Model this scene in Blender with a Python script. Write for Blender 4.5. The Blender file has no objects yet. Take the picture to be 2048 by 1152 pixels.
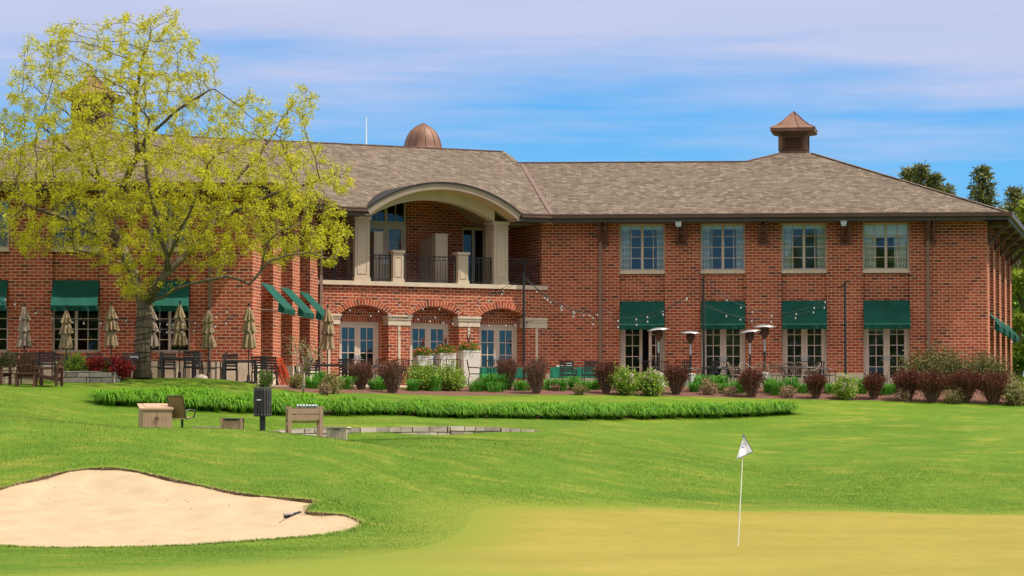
import bpy, math, random
import numpy as np
from mathutils import Vector, Matrix
random.seed(7)
SC = bpy.context.scene
COL = SC.collection
R = math.radians

# ---------------------------------------------------------------- camera, sky, sun, exposure
F = 6240.0                      # focal length in photo pixels (photo is 2048 wide)
KD = 1.5                        # metres per depth unit used below
EYE = 1.84                      # eye height above the putting green
PITCH = math.atan2(324, F)
cam_d = bpy.data.cameras.new("camera")
cam = bpy.data.objects.new("camera", cam_d)
COL.objects.link(cam)
cam_d.sensor_width = 36.0
cam_d.lens = 36.0 * F / 2048
cam_d.clip_start = 0.5
cam_d.clip_end = 8000
cam.location = (0, 0, EYE)
cam.rotation_euler = (R(90) + PITCH, 0, 0)
SC.camera = cam

SUN_EL, SUN_T = R(60), R(12.5)    # elevation; angle from +X towards the camera
sun_vec = Vector((math.cos(SUN_EL) * math.cos(SUN_T), -math.cos(SUN_EL) * math.sin(SUN_T), math.sin(SUN_EL)))
sd = bpy.data.lights.new("sun", 'SUN')
sd.energy = 4.6
sd.angle = R(0.53)
sd.color = (1.0, 0.93, 0.82)
so = bpy.data.objects.new("sun", sd)
COL.objects.link(so)
so.rotation_euler = (-sun_vec).to_track_quat('-Z', 'Y').to_euler()
so.location = (60, -20, 60)

world = bpy.data.worlds.new("World")
SC.world = world
world.use_nodes = True
wn = world.node_tree
for n_ in list(wn.nodes):
    wn.nodes.remove(n_)


def node(nt, kind, **kw):
    n = nt.nodes.new(kind)
    for k, v in kw.items():
        if k.startswith('i_'):
            n.inputs[k[2:].replace('_', ' ')].default_value = v
        else:
            setattr(n, k, v)
    return n


def ramp(nt, fac, stops, interp='LINEAR'):
    r = nt.nodes.new('ShaderNodeValToRGB')
    r.color_ramp.interpolation = interp
    els = r.color_ramp.elements
    while len(els) < len(stops):
        els.new(0.5)
    for e, (p, c) in zip(els, stops):
        e.position = p
        e.color = (c, c, c, 1) if not hasattr(c, '__len__') else (c[0], c[1], c[2], 1)
    if fac is not None:
        nt.links.new(fac, r.inputs[0])
    return r.outputs[0]


def mth(nt, op, a, b=None, c=None, clamp=False):
    n = nt.nodes.new('ShaderNodeMath')
    n.operation = op
    n.use_clamp = clamp
    for i, v in enumerate((a, b, c)):
        if v is None:
            continue
        if isinstance(v, (int, float)):
            n.inputs[i].default_value = v
        else:
            nt.links.new(v, n.inputs[i])
    return n.outputs[0]


def mixc(nt, fac, a, b, blend='MIX'):
    n = nt.nodes.new('ShaderNodeMix')
    n.data_type = 'RGBA'
    n.blend_type = blend
    for sock, v in ((n.inputs['Factor'], fac), (n.inputs[6], a), (n.inputs[7], b)):
        if isinstance(v, (int, float)):
            sock.default_value = v
        elif hasattr(v, '__len__'):
            sock.default_value = (v[0], v[1], v[2], 1)
        else:
            nt.links.new(v, sock)
    return n.outputs[2]


def noise(nt, vec, scale, detail=3.0, rough=0.55, dim='3D'):
    n = nt.nodes.new('ShaderNodeTexNoise')
    n.noise_dimensions = dim
    n.inputs['Scale'].default_value = scale
    n.inputs['Detail'].default_value = detail
    n.inputs['Roughness'].default_value = rough
    if vec is not None:
        nt.links.new(vec, n.inputs['Vector'])
    return n.outputs['Fac']


def mapping(nt, vec, scale=(1, 1, 1), rot=(0, 0, 0), loc=(0, 0, 0)):
    m = nt.nodes.new('ShaderNodeMapping')
    m.inputs['Scale'].default_value = scale
    m.inputs['Rotation'].default_value = rot
    m.inputs['Location'].default_value = loc
    nt.links.new(vec, m.inputs['Vector'])
    return m.outputs[0]


sky = wn.nodes.new('ShaderNodeTexSky')
sky.sky_type = 'NISHITA'
sky.sun_disc = False
sky.sun_elevation = SUN_EL
sky.sun_rotation = R(90) + SUN_T
sky.air_density = 1.0
sky.dust_density = 0.3
sky.ozone_density = 3.0
tc = wn.nodes.new('ShaderNodeTexCoord')
sep = wn.nodes.new('ShaderNodeSeparateXYZ')
wn.links.new(tc.outputs['Generated'], sep.inputs[0])
dz = sep.outputs[2]
# the photograph's polarised blue: tint of the clear sky
skyc = mixc(wn, 1.0, sky.outputs[0], (0.30, 0.74, 1.16), 'MULTIPLY')
# thin high cloud in long, slightly tilted bands
cv = mapping(wn, tc.outputs['Generated'], (2.0, 0.5, 20.0), (0, R(-2.0), 0), (3.1, 0, 0.3))
cn = noise(wn, cv, 1.0, 5.0, 0.5)
cv2 = mapping(wn, tc.outputs['Generated'], (8.0, 1.0, 85.0), (0, R(-5), 0), (9.4, 0, 0.55))
cn2 = noise(wn, cv2, 1.0, 4.0, 0.6)
bias = wn.nodes.new('ShaderNodeMapRange')
bias.inputs['From Min'].default_value = 0.085
bias.inputs['From Max'].default_value = 0.138
bias.inputs['To Min'].default_value = -0.15
bias.inputs['To Max'].default_value = 0.19
wn.links.new(dz, bias.inputs['Value'])
cs = mth(wn, 'ADD', mth(wn, 'ADD', cn, mth(wn, 'MULTIPLY', mth(wn, 'SUBTRACT', cn2, 0.5), 0.35)), bias.outputs[0])
cm = ramp(wn, cs, [(0.42, 0.03), (0.53, 0.45), (0.64, 0.88), (0.85, 0.97)])
cloudc = mixc(wn, cn2, (4.1, 4.4, 6.2), (4.9, 5.1, 6.7))
# closed white veil added above the view to neutralise and lift the fill light
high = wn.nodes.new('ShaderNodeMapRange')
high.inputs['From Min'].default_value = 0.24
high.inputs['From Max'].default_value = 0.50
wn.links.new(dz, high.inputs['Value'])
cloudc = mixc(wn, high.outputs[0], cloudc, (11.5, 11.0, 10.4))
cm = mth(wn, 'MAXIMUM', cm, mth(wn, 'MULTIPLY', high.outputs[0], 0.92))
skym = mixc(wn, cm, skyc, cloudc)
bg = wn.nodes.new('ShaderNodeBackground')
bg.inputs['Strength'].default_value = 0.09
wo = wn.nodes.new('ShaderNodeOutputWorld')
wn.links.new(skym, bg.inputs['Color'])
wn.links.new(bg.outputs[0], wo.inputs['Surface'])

SC.view_settings.view_transform = 'Standard'
SC.view_settings.look = 'None'
SC.view_settings.gamma = 1
SC.view_settings.use_curve_mapping = False
SC.view_settings.exposure = 0.54
SC.render.engine = 'CYCLES'
SC.cycles.max_bounces = 8
SC.cycles.transparent_max_bounces = 12
SC.cycles.use_denoising = True

# ---------------------------------------------------------------- projection helpers
CT, ST = math.cos(PITCH), math.sin(PITCH)


def ray(px, py):
    u, v = (px - 1024) / F, (576 - py) / F
    return Vector((u, CT - v * ST, ST + v * CT))


def at(px, py, Y):
    d = ray(px, py)
    Y = Y * KD
    t = Y / d.y
    return Vector((d.x * t, Y, EYE + d.z * t))


def px_of(x, y, z):
    yy, zz = y, z - EYE
    cy = yy * CT + zz * ST
    cz = -yy * ST + zz * CT
    return 1024 + F * x / cy, 576 - F * cz / cy


def on_plane(px, py, p0, n):
    d = ray(px, py)
    c = Vector((0, 0, EYE))
    t = (p0 - c).dot(n) / d.dot(n)
    return c + d * t


class Wall:
    """A vertical wall plane: s runs to the right along it, d outwards."""

    def __init__(self, pxa, Ya, pxb, Yb, py=600):
        a, b = at(pxa, py, Ya), at(pxb, py, Yb)
        self.o = Vector((a.x, a.y, 0))
        t = Vector((b.x - a.x, b.y - a.y, 0))
        self.len = t.length
        self.t = t.normalized()
        self.n = Vector((self.t.y, -self.t.x, 0))

    @classmethod
    def pts(cls, a, b):
        w = cls.__new__(cls)
        w.o = Vector((a[0], a[1], 0))
        t = Vector((b[0] - a[0], b[1] - a[1], 0))
        w.len = t.length
        w.t = t.normalized()
        w.n = Vector((w.t.y, -w.t.x, 0))
        return w

    def P(self, s, z, d=0.0):
        return self.o + self.t * s + self.n * d + Vector((0, 0, z))

    def sz(self, px, py, d=0.0):
        p = on_plane(px, py, self.o + self.n * d, self.n)
        return (p - self.o).dot(self.t), p.z

    def s(self, px, py=600, d=0.0):
        return self.sz(px, py, d)[0]

    def z(self, px, py, d=0.0):
        return self.sz(px, py, d)[1]


# ---------------------------------------------------------------- mesh builder
class MB:
    def __init__(self, org=(0, 0, 0)):
        self.v, self.f, self.uvs, self.o = [], [], {}, Vector(org)

    def add(self, verts, faces):
        b = len(self.v)
        self.v += [tuple(Vector(p) - self.o) for p in verts]
        self.f += [tuple(i + b for i in f) for f in faces]
        return self

    def poly(self, pts, uv=None):
        self.add(pts, [tuple(range(len(pts)))])
        if uv:
            self.uvs[len(self.f) - 1] = uv
        return self

    def hexa(self, p):
        return self.add(p, [(0, 3, 2, 1), (4, 5, 6, 7), (0, 1, 5, 4), (1, 2, 6, 5), (2, 3, 7, 6), (3, 0, 4, 7)])

    def box(self, c, s, rz=0.0):
        ca, sa = math.cos(rz), math.sin(rz)
        p = []
        for z in (-.5, .5):
            for x, y in ((-.5, -.5), (.5, -.5), (.5, .5), (-.5, .5)):
                X, Y = x * s[0], y * s[1]
                p.append((c[0] + X * ca - Y * sa, c[1] + X * sa + Y * ca, c[2] + z * s[2]))
        return self.hexa(p)

    def wbox(self, W, s0, s1, z0, z1, d0, d1):
        if s0 > s1:
            s0, s1 = s1, s0
        p = [W.P(s0, z0, d1), W.P(s1, z0, d1), W.P(s1, z0, d0), W.P(s0, z0, d0),
             W.P(s0, z1, d1), W.P(s1, z1, d1), W.P(s1, z1, d0), W.P(s0, z1, d0)]
        return self.hexa(p)

    def bar(self, a, b, w, h=None, up=(0, 0, 1)):
        a, b = Vector(a), Vector(b)
        h = h or w
        d = (b - a).normalized()
        u = Vector(up)
        if abs(d.dot(u)) > 0.98:
            u = Vector((0, 1, 0))
        x = d.cross(u).normalized() * (w / 2)
        y = x.cross(d).normalized() * (h / 2)
        return self.hexa([a - x - y, a + x - y, a + x + y, a - x + y, b - x - y, b + x - y, b + x + y, b - x + y])

    def tube(self, pts, r, n=6, cap=True):
        pts = [Vector(p) for p in pts]
        rs = r if hasattr(r, '__len__') else [r] * len(pts)
        vs, fs = [], []
        prev = None
        for i, p in enumerate(pts):
            d = (pts[min(i + 1, len(pts) - 1)] - pts[max(i - 1, 0)])
            d = d.normalized() if d.length > 1e-9 else Vector((0, 0, 1))
            if prev is None:
                u = d.cross(Vector((0, 0, 1)))
                if u.length < 1e-3:
                    u = d.cross(Vector((1, 0, 0)))
            else:
                u = prev - d * prev.dot(d)
            u.normalize()
            prev = u
            w = d.cross(u)
            for k in range(n):
                a = 2 * math.pi * k / n
                vs.append(p + (u * math.cos(a) + w * math.sin(a)) * rs[i])
        for i in range(len(pts) - 1):
            for k in range(n):
                k2 = (k + 1) % n
                fs.append((i * n + k, i * n + k2, (i + 1) * n + k2, (i + 1) * n + k))
        if cap:
            fs.append(tuple(reversed(range(n))))
            fs.append(tuple(range((len(pts) - 1) * n, len(pts) * n)))
        return self.add(vs, fs)

    def lathe(self, c, prof, n=16, mod=None, cap=True):
        vs, fs = [], []
        c = Vector(c)
        for i, (r, z) in enumerate(prof):
            for k in range(n):
                a = 2 * math.pi * k / n
                rr = r * (mod(a, z, i) if mod else 1)
                vs.append(c + Vector((rr * math.cos(a), rr * math.sin(a), z)))
        for i in range(len(prof) - 1):
            for k in range(n):
                k2 = (k + 1) % n
                fs.append((i * n + k, i * n + k2, (i + 1) * n + k2, (i + 1) * n + k))
        if cap:
            fs.append(tuple(reversed(range(n))))
            fs.append(tuple(range((len(prof) - 1) * n, len(prof) * n)))
        return self.add(vs, fs)

    def prism(self, pts, vec):
        n = len(pts)
        vec = Vector(vec)
        vs = [Vector(p) for p in pts] + [Vector(p) + vec for p in pts]
        fs = [tuple(reversed(range(n))), tuple(range(n, 2 * n))]
        for i in range(n):
            j = (i + 1) % n
            fs.append((i, j, n + j, n + i))
        return self.add(vs, fs)

    def build(self, name, mat, parent=None, smooth=False, uv=False, loc=None):
        me = bpy.data.meshes.new(name)
        me.from_pydata(self.v, [], self.f)
        if uv or self.uvs:
            auto_uv(me, self.uvs, self.o)
        if smooth:
            me.polygons.foreach_set('use_smooth', [True] * len(me.polygons))
        for m in (mat if isinstance(mat, (list, tuple)) else [mat]):
            me.materials.append(m)
        me.validate()
        o = bpy.data.objects.new(name, me)
        COL.objects.link(o)
        if parent is not None:
            o.parent = parent
        elif loc is None:
            o.location = self.o
        if loc is not None:
            o.location = loc
        return o


def auto_uv(me, custom, org):
    uvl = me.uv_layers.new(name='UVMap')
    for p in me.polygons:
        n = p.normal
        if p.index in custom:
            for li, uv in zip(p.loop_indices, custom[p.index]):
                uvl.data[li].uv = uv
            continue
        if abs(n.z) > 0.9:
            for li in p.loop_indices:
                co = me.vertices[me.loops[li].vertex_index].co + org
                uvl.data[li].uv = (co.x, co.y)
        else:
            t = Vector((-n.y, n.x, 0)).normalized()
            k = 1.0 / max(0.05, math.sqrt(1 - n.z * n.z))
            for li in p.loop_indices:
                co = me.vertices[me.loops[li].vertex_index].co + org
                uvl.data[li].uv = (co.dot(t), co.z * k)


def fast_mesh(name, verts, quads, mat, parent=None, loc=(0, 0, 0), tri=False, attr=None):
    """numpy arrays -> mesh object"""
    k = 3 if tri else 4
    me = bpy.data.meshes.new(name)
    nv, nf = len(verts), len(quads)
    me.vertices.add(nv)
    me.vertices.foreach_set('co', np.asarray(verts, dtype=np.float32).ravel())
    me.loops.add(nf * k)
    me.loops.foreach_set('vertex_index', np.asarray(quads, dtype=np.int32).ravel())
    me.polygons.add(nf)
    me.polygons.foreach_set('loop_start', np.arange(nf, dtype=np.int32) * k)
    me.update(calc_edges=True)
    me.validate()
    if attr is not None:
        a = me.attributes.new('tone', 'FLOAT', 'POINT')
        a.data.foreach_set('value', np.asarray(attr, dtype=np.float32))
    me.materials.append(mat)
    o = bpy.data.objects.new(name, me)
    COL.objects.link(o)
    o.location = loc
    if parent is not None:
        o.parent = parent
    return o


def empty(name, loc, rz=0.0):
    o = bpy.data.objects.new(name, None)
    COL.objects.link(o)
    o.location = loc
    o.rotation_euler = (0, 0, rz)
    o.empty_display_size = 0.2
    return o


def tag(o, label=None, cat=None, group=None, kind=None):
    if label:
        o['label'] = label
    if cat:
        o['category'] = cat
    if group:
        o['group'] = group
    if kind:
        o['kind'] = kind
    return o


def copy_tree(o, parent=None):
    kids = list(o.children)
    c = o.copy()
    COL.objects.link(c)
    if parent is not None:
        c.parent = parent
    for ch in kids:
        copy_tree(ch, c)
    return c


ORD = ['first', 'second', 'third', 'fourth', 'fifth', 'sixth', 'seventh', 'eighth', 'ninth', 'tenth', 'eleventh',
       'twelfth', 'thirteenth', 'fourteenth', 'fifteenth', 'sixteenth', 'seventeenth', 'eighteenth', 'nineteenth', 'twentieth']
ORD += ['twenty ' + w for w in ORD[:9]] + ['thirtieth'] + ['thirty ' + w for w in ORD[:9]]


# ---------------------------------------------------------------- materials
def srgb(r, g, b):
    f = lambda c: (c / 255 / 12.92) if c <= 10 else ((c / 255 + 0.055) / 1.055) ** 2.4
    return (f(r), f(g), f(b))


def new_mat(name):
    m = bpy.data.materials.new(name)
    m.use_nodes = True
    nt = m.node_tree
    return m, nt, nt.nodes['Principled BSDF']


def mat(name, base, rough=0.6, var=0.18, scale=6.0, metal=0.0, spec=0.3, bump=0.0, bscale=40.0, coord='Object'):
    m, nt, b = new_mat(name)
    t = nt.nodes.new('ShaderNodeTexCoord')
    n = noise(nt, t.outputs[coord], scale, 4.0)
    lo = tuple(c * (1 - var) for c in base)
    hi = tuple(min(1, c * (1 + var)) for c in base)
    c = ramp(nt, n, [(0.3, lo), (0.7, hi)])
    nt.links.new(c, b.inputs['Base Color'])
    b.inputs['Roughness'].default_value = rough
    b.inputs['Metallic'].default_value = metal
    b.inputs['Specular IOR Level'].default_value = spec
    if bump:
        bn = noise(nt, t.outputs[coord], bscale, 3.0)
        bp = nt.nodes.new('ShaderNodeBump')
        bp.inputs['Strength'].default_value = bump
        bp.inputs['Distance'].default_value = 0.02
        nt.links.new(bn, bp.inputs['Height'])
        nt.links.new(bp.outputs[0], b.inputs['Normal'])
    return m


def cells(nt, w, h, offset=0.5):
    """per-tile random value and tile uv from the UV map in metres"""
    u = nt.nodes.new('ShaderNodeUVMap')
    s = nt.nodes.new('ShaderNodeSeparateXYZ')
    nt.links.new(u.outputs[0], s.inputs[0])
    vr = mth(nt, 'DIVIDE', s.outputs[1], h)
    row = mth(nt, 'FLOOR', vr)
    fv = mth(nt, 'FRACT', vr)
    off = mth(nt, 'MULTIPLY', mth(nt, 'FLOORED_MODULO', row, 2.0), offset)
    ur = mth(nt, 'ADD', mth(nt, 'DIVIDE', s.outputs[0], w), off)
    colm = mth(nt, 'FLOOR', ur)
    fu = mth(nt, 'FRACT', ur)
    cb = nt.nodes.new('ShaderNodeCombineXYZ')
    nt.links.new(colm, cb.inputs[0])
    nt.links.new(row, cb.inputs[1])
    wn_ = nt.nodes.new('ShaderNodeTexWhiteNoise')
    wn_.noise_dimensions = '2D'
    nt.links.new(cb.outputs[0], wn_.inputs['Vector'])
    return u.outputs[0], fu, fv, wn_.outputs['Value'], row


def brick_mat(name, w=0.305, h=0.112, mortar=0.0215, stops=None, mcol=(0.52, 0.365, 0.235), offset=0.5):
    m, nt, b = new_mat(name)
    uv, fu, fv, rnd, row = cells(nt, w, h, offset)
    mu = mortar / w
    mv = mortar / h
    a = mth(nt, 'GREATER_THAN', fu, mu)
    c = mth(nt, 'GREATER_THAN', fv, mv)
    mask = mth(nt, 'MULTIPLY', a, c)
    stops = stops or [(0.0, (0.13, 0.036, 0.024)), (0.05, (0.18, 0.040, 0.024)), (0.13, (0.275, 0.049, 0.025)),
                      (0.45, (0.325, 0.056, 0.025)), (0.75, (0.37, 0.070, 0.032)), (1.0, (0.42, 0.098, 0.044))]
    bc = ramp(nt, rnd, stops)
    t = nt.nodes.new('ShaderNodeTexCoord')
    big = noise(nt, t.outputs['Object'], 0.55, 4.0)
    fine = noise(nt, t.outputs['Object'], 22.0, 3.0)
    bc = mixc(nt, 1.0, bc, ramp(nt, big, [(0.3, (0.86, 0.84, 0.84)), (0.7, (1.10, 1.1, 1.1))]), 'MULTIPLY')
    bc = mixc(nt, 1.0, bc, ramp(nt, fine, [(0.3, 0.8), (0.7, 1.15)]), 'MULTIPLY')
    drip = noise(nt, mapping(nt, t.outputs['Object'], (2.2, 2.2, 0.16)), 1.0, 5.0, 0.6)
    bc = mixc(nt, 1.0, bc, ramp(nt, drip, [(0.32, (0.84, 0.82, 0.82)), (0.55, (1.0, 1.0, 1.0)), (0.75, (1.10, 1.10, 1.10))]), 'MULTIPLY')
    mc = mixc(nt, big, tuple(x * 0.85 for x in mcol), tuple(x * 1.12 for x in mcol))
    col = mixc(nt, mask, mc, bc)
    nt.links.new(col, b.inputs['Base Color'])
    b.inputs['Roughness'].default_value = 0.85
    b.inputs['Specular IOR Level'].default_value = 0.2
    bp = nt.nodes.new('ShaderNodeBump')
    bp.inputs['Strength'].default_value = 0.5
    bp.inputs['Distance'].default_value = 0.008
    nt.links.new(mask, bp.inputs['Height'])
    nt.links.new(bp.outputs[0], b.inputs['Normal'])
    return m


def shingle_mat(name, stops, w=0.22, h=0.165, line=0.16):
    m, nt, b = new_mat(name)
    uv, fu, fv, rnd, row = cells(nt, w, h, 0.37)
    c0 = ramp(nt, rnd, stops)
    big = noise(nt, mapping(nt, uv, (0.5, 2.2, 1)), 1.0, 4.0)
    c0 = mixc(nt, 1.0, c0, ramp(nt, big, [(0.3, (0.88, 0.86, 0.85)), (0.7, (1.08, 1.08, 1.07))]), 'MULTIPLY')
    mv = mth(nt, 'GREATER_THAN', fv, line)
    mu = mth(nt, 'GREATER_THAN', fu, 0.05)
    msk = mth(nt, 'MULTIPLY', mv, mu)
    c1 = mixc(nt, msk, (0.045, 0.033, 0.026), c0)
    nt.links.new(c1, b.inputs['Base Color'])
    b.inputs['Roughness'].default_value = 0.9
    b.inputs['Specular IOR Level'].default_value = 0.15
    bp = nt.nodes.new('ShaderNodeBump')
    bp.inputs['Strength'].default_value = 0.6
    bp.inputs['Distance'].default_value = 0.02
    nt.links.new(mth(nt, 'ADD', mth(nt, 'MULTIPLY', msk, 0.7), mth(nt, 'MULTIPLY', rnd, 0.5)), bp.inputs['Height'])
    nt.links.new(bp.outputs[0], b.inputs['Normal'])
    return m


def glass_mat(name, tint, refl=0.10, rough=0.02, dark=0.5):
    m, nt, b = new_mat(name)
    nt.nodes.remove(b)
    out = nt.nodes['Material Output']
    tr = nt.nodes.new('ShaderNodeBsdfTransparent')
    tr.inputs[0].default_value = (*tint, 1)
    gl = nt.nodes.new('ShaderNodeBsdfGlossy')
    gl.inputs['Roughness'].default_value = rough
    gl.inputs['Color'].default_value = (0.9, 0.93, 1.0, 1)
    t = nt.nodes.new('ShaderNodeTexCoord')
    bn = noise(nt, t.outputs['Object'], 1.3, 1.0)
    bp = nt.nodes.new('ShaderNodeBump')
    bp.inputs['Strength'].default_value = 0.06
    bp.inputs['Distance'].default_value = 0.05
    nt.links.new(bn, bp.inputs['Height'])
    nt.links.new(bp.outputs[0], gl.inputs['Normal'])
    fr = nt.nodes.new('ShaderNodeFresnel')
    fr.inputs['IOR'].default_value = 1.5
    mx = nt.nodes.new('ShaderNodeMixShader')
    nt.links.new(mth(nt, 'ADD', fr.outputs[0], refl, clamp=True), mx.inputs[0])
    nt.links.new(tr.outputs[0], mx.inputs[1])
    nt.links.new(gl.outputs[0], mx.inputs[2])
    nt.links.new(mx.outputs[0], out.inputs[0])
    return m


def leaf_mat(name, c_lo, c_hi, trans=0.35, scale=0.8, rough=0.55):
    m, nt, b = new_mat(name)
    out = nt.nodes['Material Output']
    g = nt.nodes.new('ShaderNodeNewGeometry')
    t = nt.nodes.new('ShaderNodeTexCoord')
    n = noise(nt, t.outputs['Object'], scale, 3.0)
    f = mth(nt, 'ADD', mth(nt, 'MULTIPLY', g.outputs['Random Per Island'], 0.6), mth(nt, 'MULTIPLY', n, 0.6))
    c = ramp(nt, f, [(0.2, c_lo), (0.9, c_hi)])
    nt.links.new(c, b.inputs['Base Color'])
    b.inputs['Roughness'].default_value = rough
    b.inputs['Specular IOR Level'].default_value = 0.25
    if trans > 0:
        tl = nt.nodes.new('ShaderNodeBsdfTranslucent')
        nt.links.new(c, tl.inputs[0])
        mx = nt.nodes.new('ShaderNodeMixShader')
        mx.inputs[0].default_value = trans
        nt.links.new(b.outputs[0], mx.inputs[1])
        nt.links.new(tl.outputs[0], mx.inputs[2])
        nt.links.new(mx.outputs[0], out.inputs[0])
    return m


M = {}
M['brick'] = brick_mat('brick')
M['soldier'] = brick_mat('brick_soldier', 0.112, 0.6, 0.022, offset=0.0)
M['arch_brick'] = brick_mat('brick_arch', 0.112, 0.30, 0.022, offset=0.0)
M['shingle'] = shingle_mat('shingle', [(0.0, (0.088, 0.064, 0.047)), (0.3, (0.118, 0.088, 0.065)), (0.75, (0.142, 0.108, 0.080)), (1.0, (0.18, 0.142, 0.107))])
M['limestone'] = mat('limestone', (0.52, 0.42, 0.31), 0.8, 0.14, 2.5, bump=0.15)
M['cream'] = mat('cream_stucco', (0.54, 0.45, 0.32), 0.8, 0.08, 1.5)
M['column'] = mat('column_paint', (0.46, 0.36, 0.265), 0.6, 0.06, 1.2)
M['taupe'] = mat('taupe_trim', (0.50, 0.39, 0.305), 0.5, 0.07, 2.0)
M['taupe_dark'] = mat('taupe_panel', (0.20, 0.16, 0.13), 0.6, 0.08, 2.0)
M['gutter'] = mat('gutter_brown', (0.110, 0.058, 0.042), 0.4, 0.12, 1.5)
M['fascia'] = mat('fascia_dark', (0.075, 0.058, 0.050), 0.6, 0.12, 1.5)
M['bracket'] = mat('bracket_wood', (0.095, 0.042, 0.028), 0.6, 0.2, 5.0)
M['downspout'] = mat('downspout_metal', (0.20, 0.125, 0.090), 0.45, 0.1, 2.0)
M['copper'] = mat('copper_aged', (0.165, 0.084, 0.056), 0.6, 0.35, 1.6, metal=0.15, spec=0.3)
M['copper_seam'] = mat('copper_seam', (0.10, 0.045, 0.03), 0.5, 0.2, 3.0, metal=0.3)
M['membrane'] = mat('roof_membrane', (0.030, 0.029, 0.031), 0.9, 0.12, 2.0, spec=0.08)
M['canopy_trim'] = mat('canopy_trim', (0.29, 0.225, 0.165), 0.6, 0.08, 2.0)
M['soffit'] = mat('soffit_boards', (0.48, 0.36, 0.20), 0.7, 0.12, 2.0)
M['awning'] = mat('awning_canvas', (0.005, 0.066, 0.046), 0.8, 0.22, 1.4, spec=0.2)
M['awning_in'] = mat('awning_rod', (0.5, 0.48, 0.45), 0.4, 0.05)
M['iron'] = mat('black_iron', (0.022, 0.022, 0.024), 0.45, 0.2, 8.0)
M['charcoal'] = mat('charcoal_aluminium', (0.040, 0.036, 0.036), 0.55, 0.2, 6.0)
M['redwood'] = mat('teak_slat', (0.25, 0.085, 0.05), 0.55, 0.2, 6.0)
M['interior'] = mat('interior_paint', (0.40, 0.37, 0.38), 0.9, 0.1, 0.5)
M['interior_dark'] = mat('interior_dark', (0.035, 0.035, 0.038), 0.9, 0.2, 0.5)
M['glass'] = glass_mat('window_glass', (0.92, 0.93, 0.94), 0.03)
M['glass_dark'] = glass_mat('dining_glass', (0.40, 0.41, 0.41), 0.0)
M['glass_blue'] = glass_mat('sky_tinted_glass', (0.06, 0.20, 0.36), 0.05)  # blue of the mirrored sky is put into the glass tint
M['blind'] = mat('window_blind', (0.85, 0.83, 0.78), 0.8, 0.04)
M['lamp_grey'] = mat('lamp_grey', (0.42, 0.44, 0.46), 0.4, 0.05)
M['steel'] = mat('brushed_steel', (0.55, 0.55, 0.56), 0.3, 0.08, 8, metal=0.8, spec=0.5)
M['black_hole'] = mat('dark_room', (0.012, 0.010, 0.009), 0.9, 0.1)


def curtain_mat():
    m, nt, b = new_mat('checked_curtain')
    u = nt.nodes.new('ShaderNodeUVMap')
    s = nt.nodes.new('ShaderNodeSeparateXYZ')
    nt.links.new(u.outputs[0], s.inputs[0])
    a = mth(nt, 'GREATER_THAN', mth(nt, 'FRACT', mth(nt, 'DIVIDE', s.outputs[1], 0.22)), 0.5)
    c = mth(nt, 'GREATER_THAN', mth(nt, 'FRACT', mth(nt, 'DIVIDE', s.outputs[0], 0.16)), 0.5)
    f = mth(nt, 'MULTIPLY', mth(nt, 'ADD', a, c), 0.5)
    nt.links.new(ramp(nt, f, [(0.0, (0.90, 0.86, 0.76)), (0.5, (0.74, 0.74, 0.66)), (1.0, (0.55, 0.57, 0.52))]), b.inputs['Base Color'])
    b.inputs['Roughness'].default_value = 0.9
    return m


M['curtain'] = curtain_mat()

# ---------------------------------------------------------------- terrain
def zpy(py, Y):
    return at(1024, py, Y).z


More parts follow.
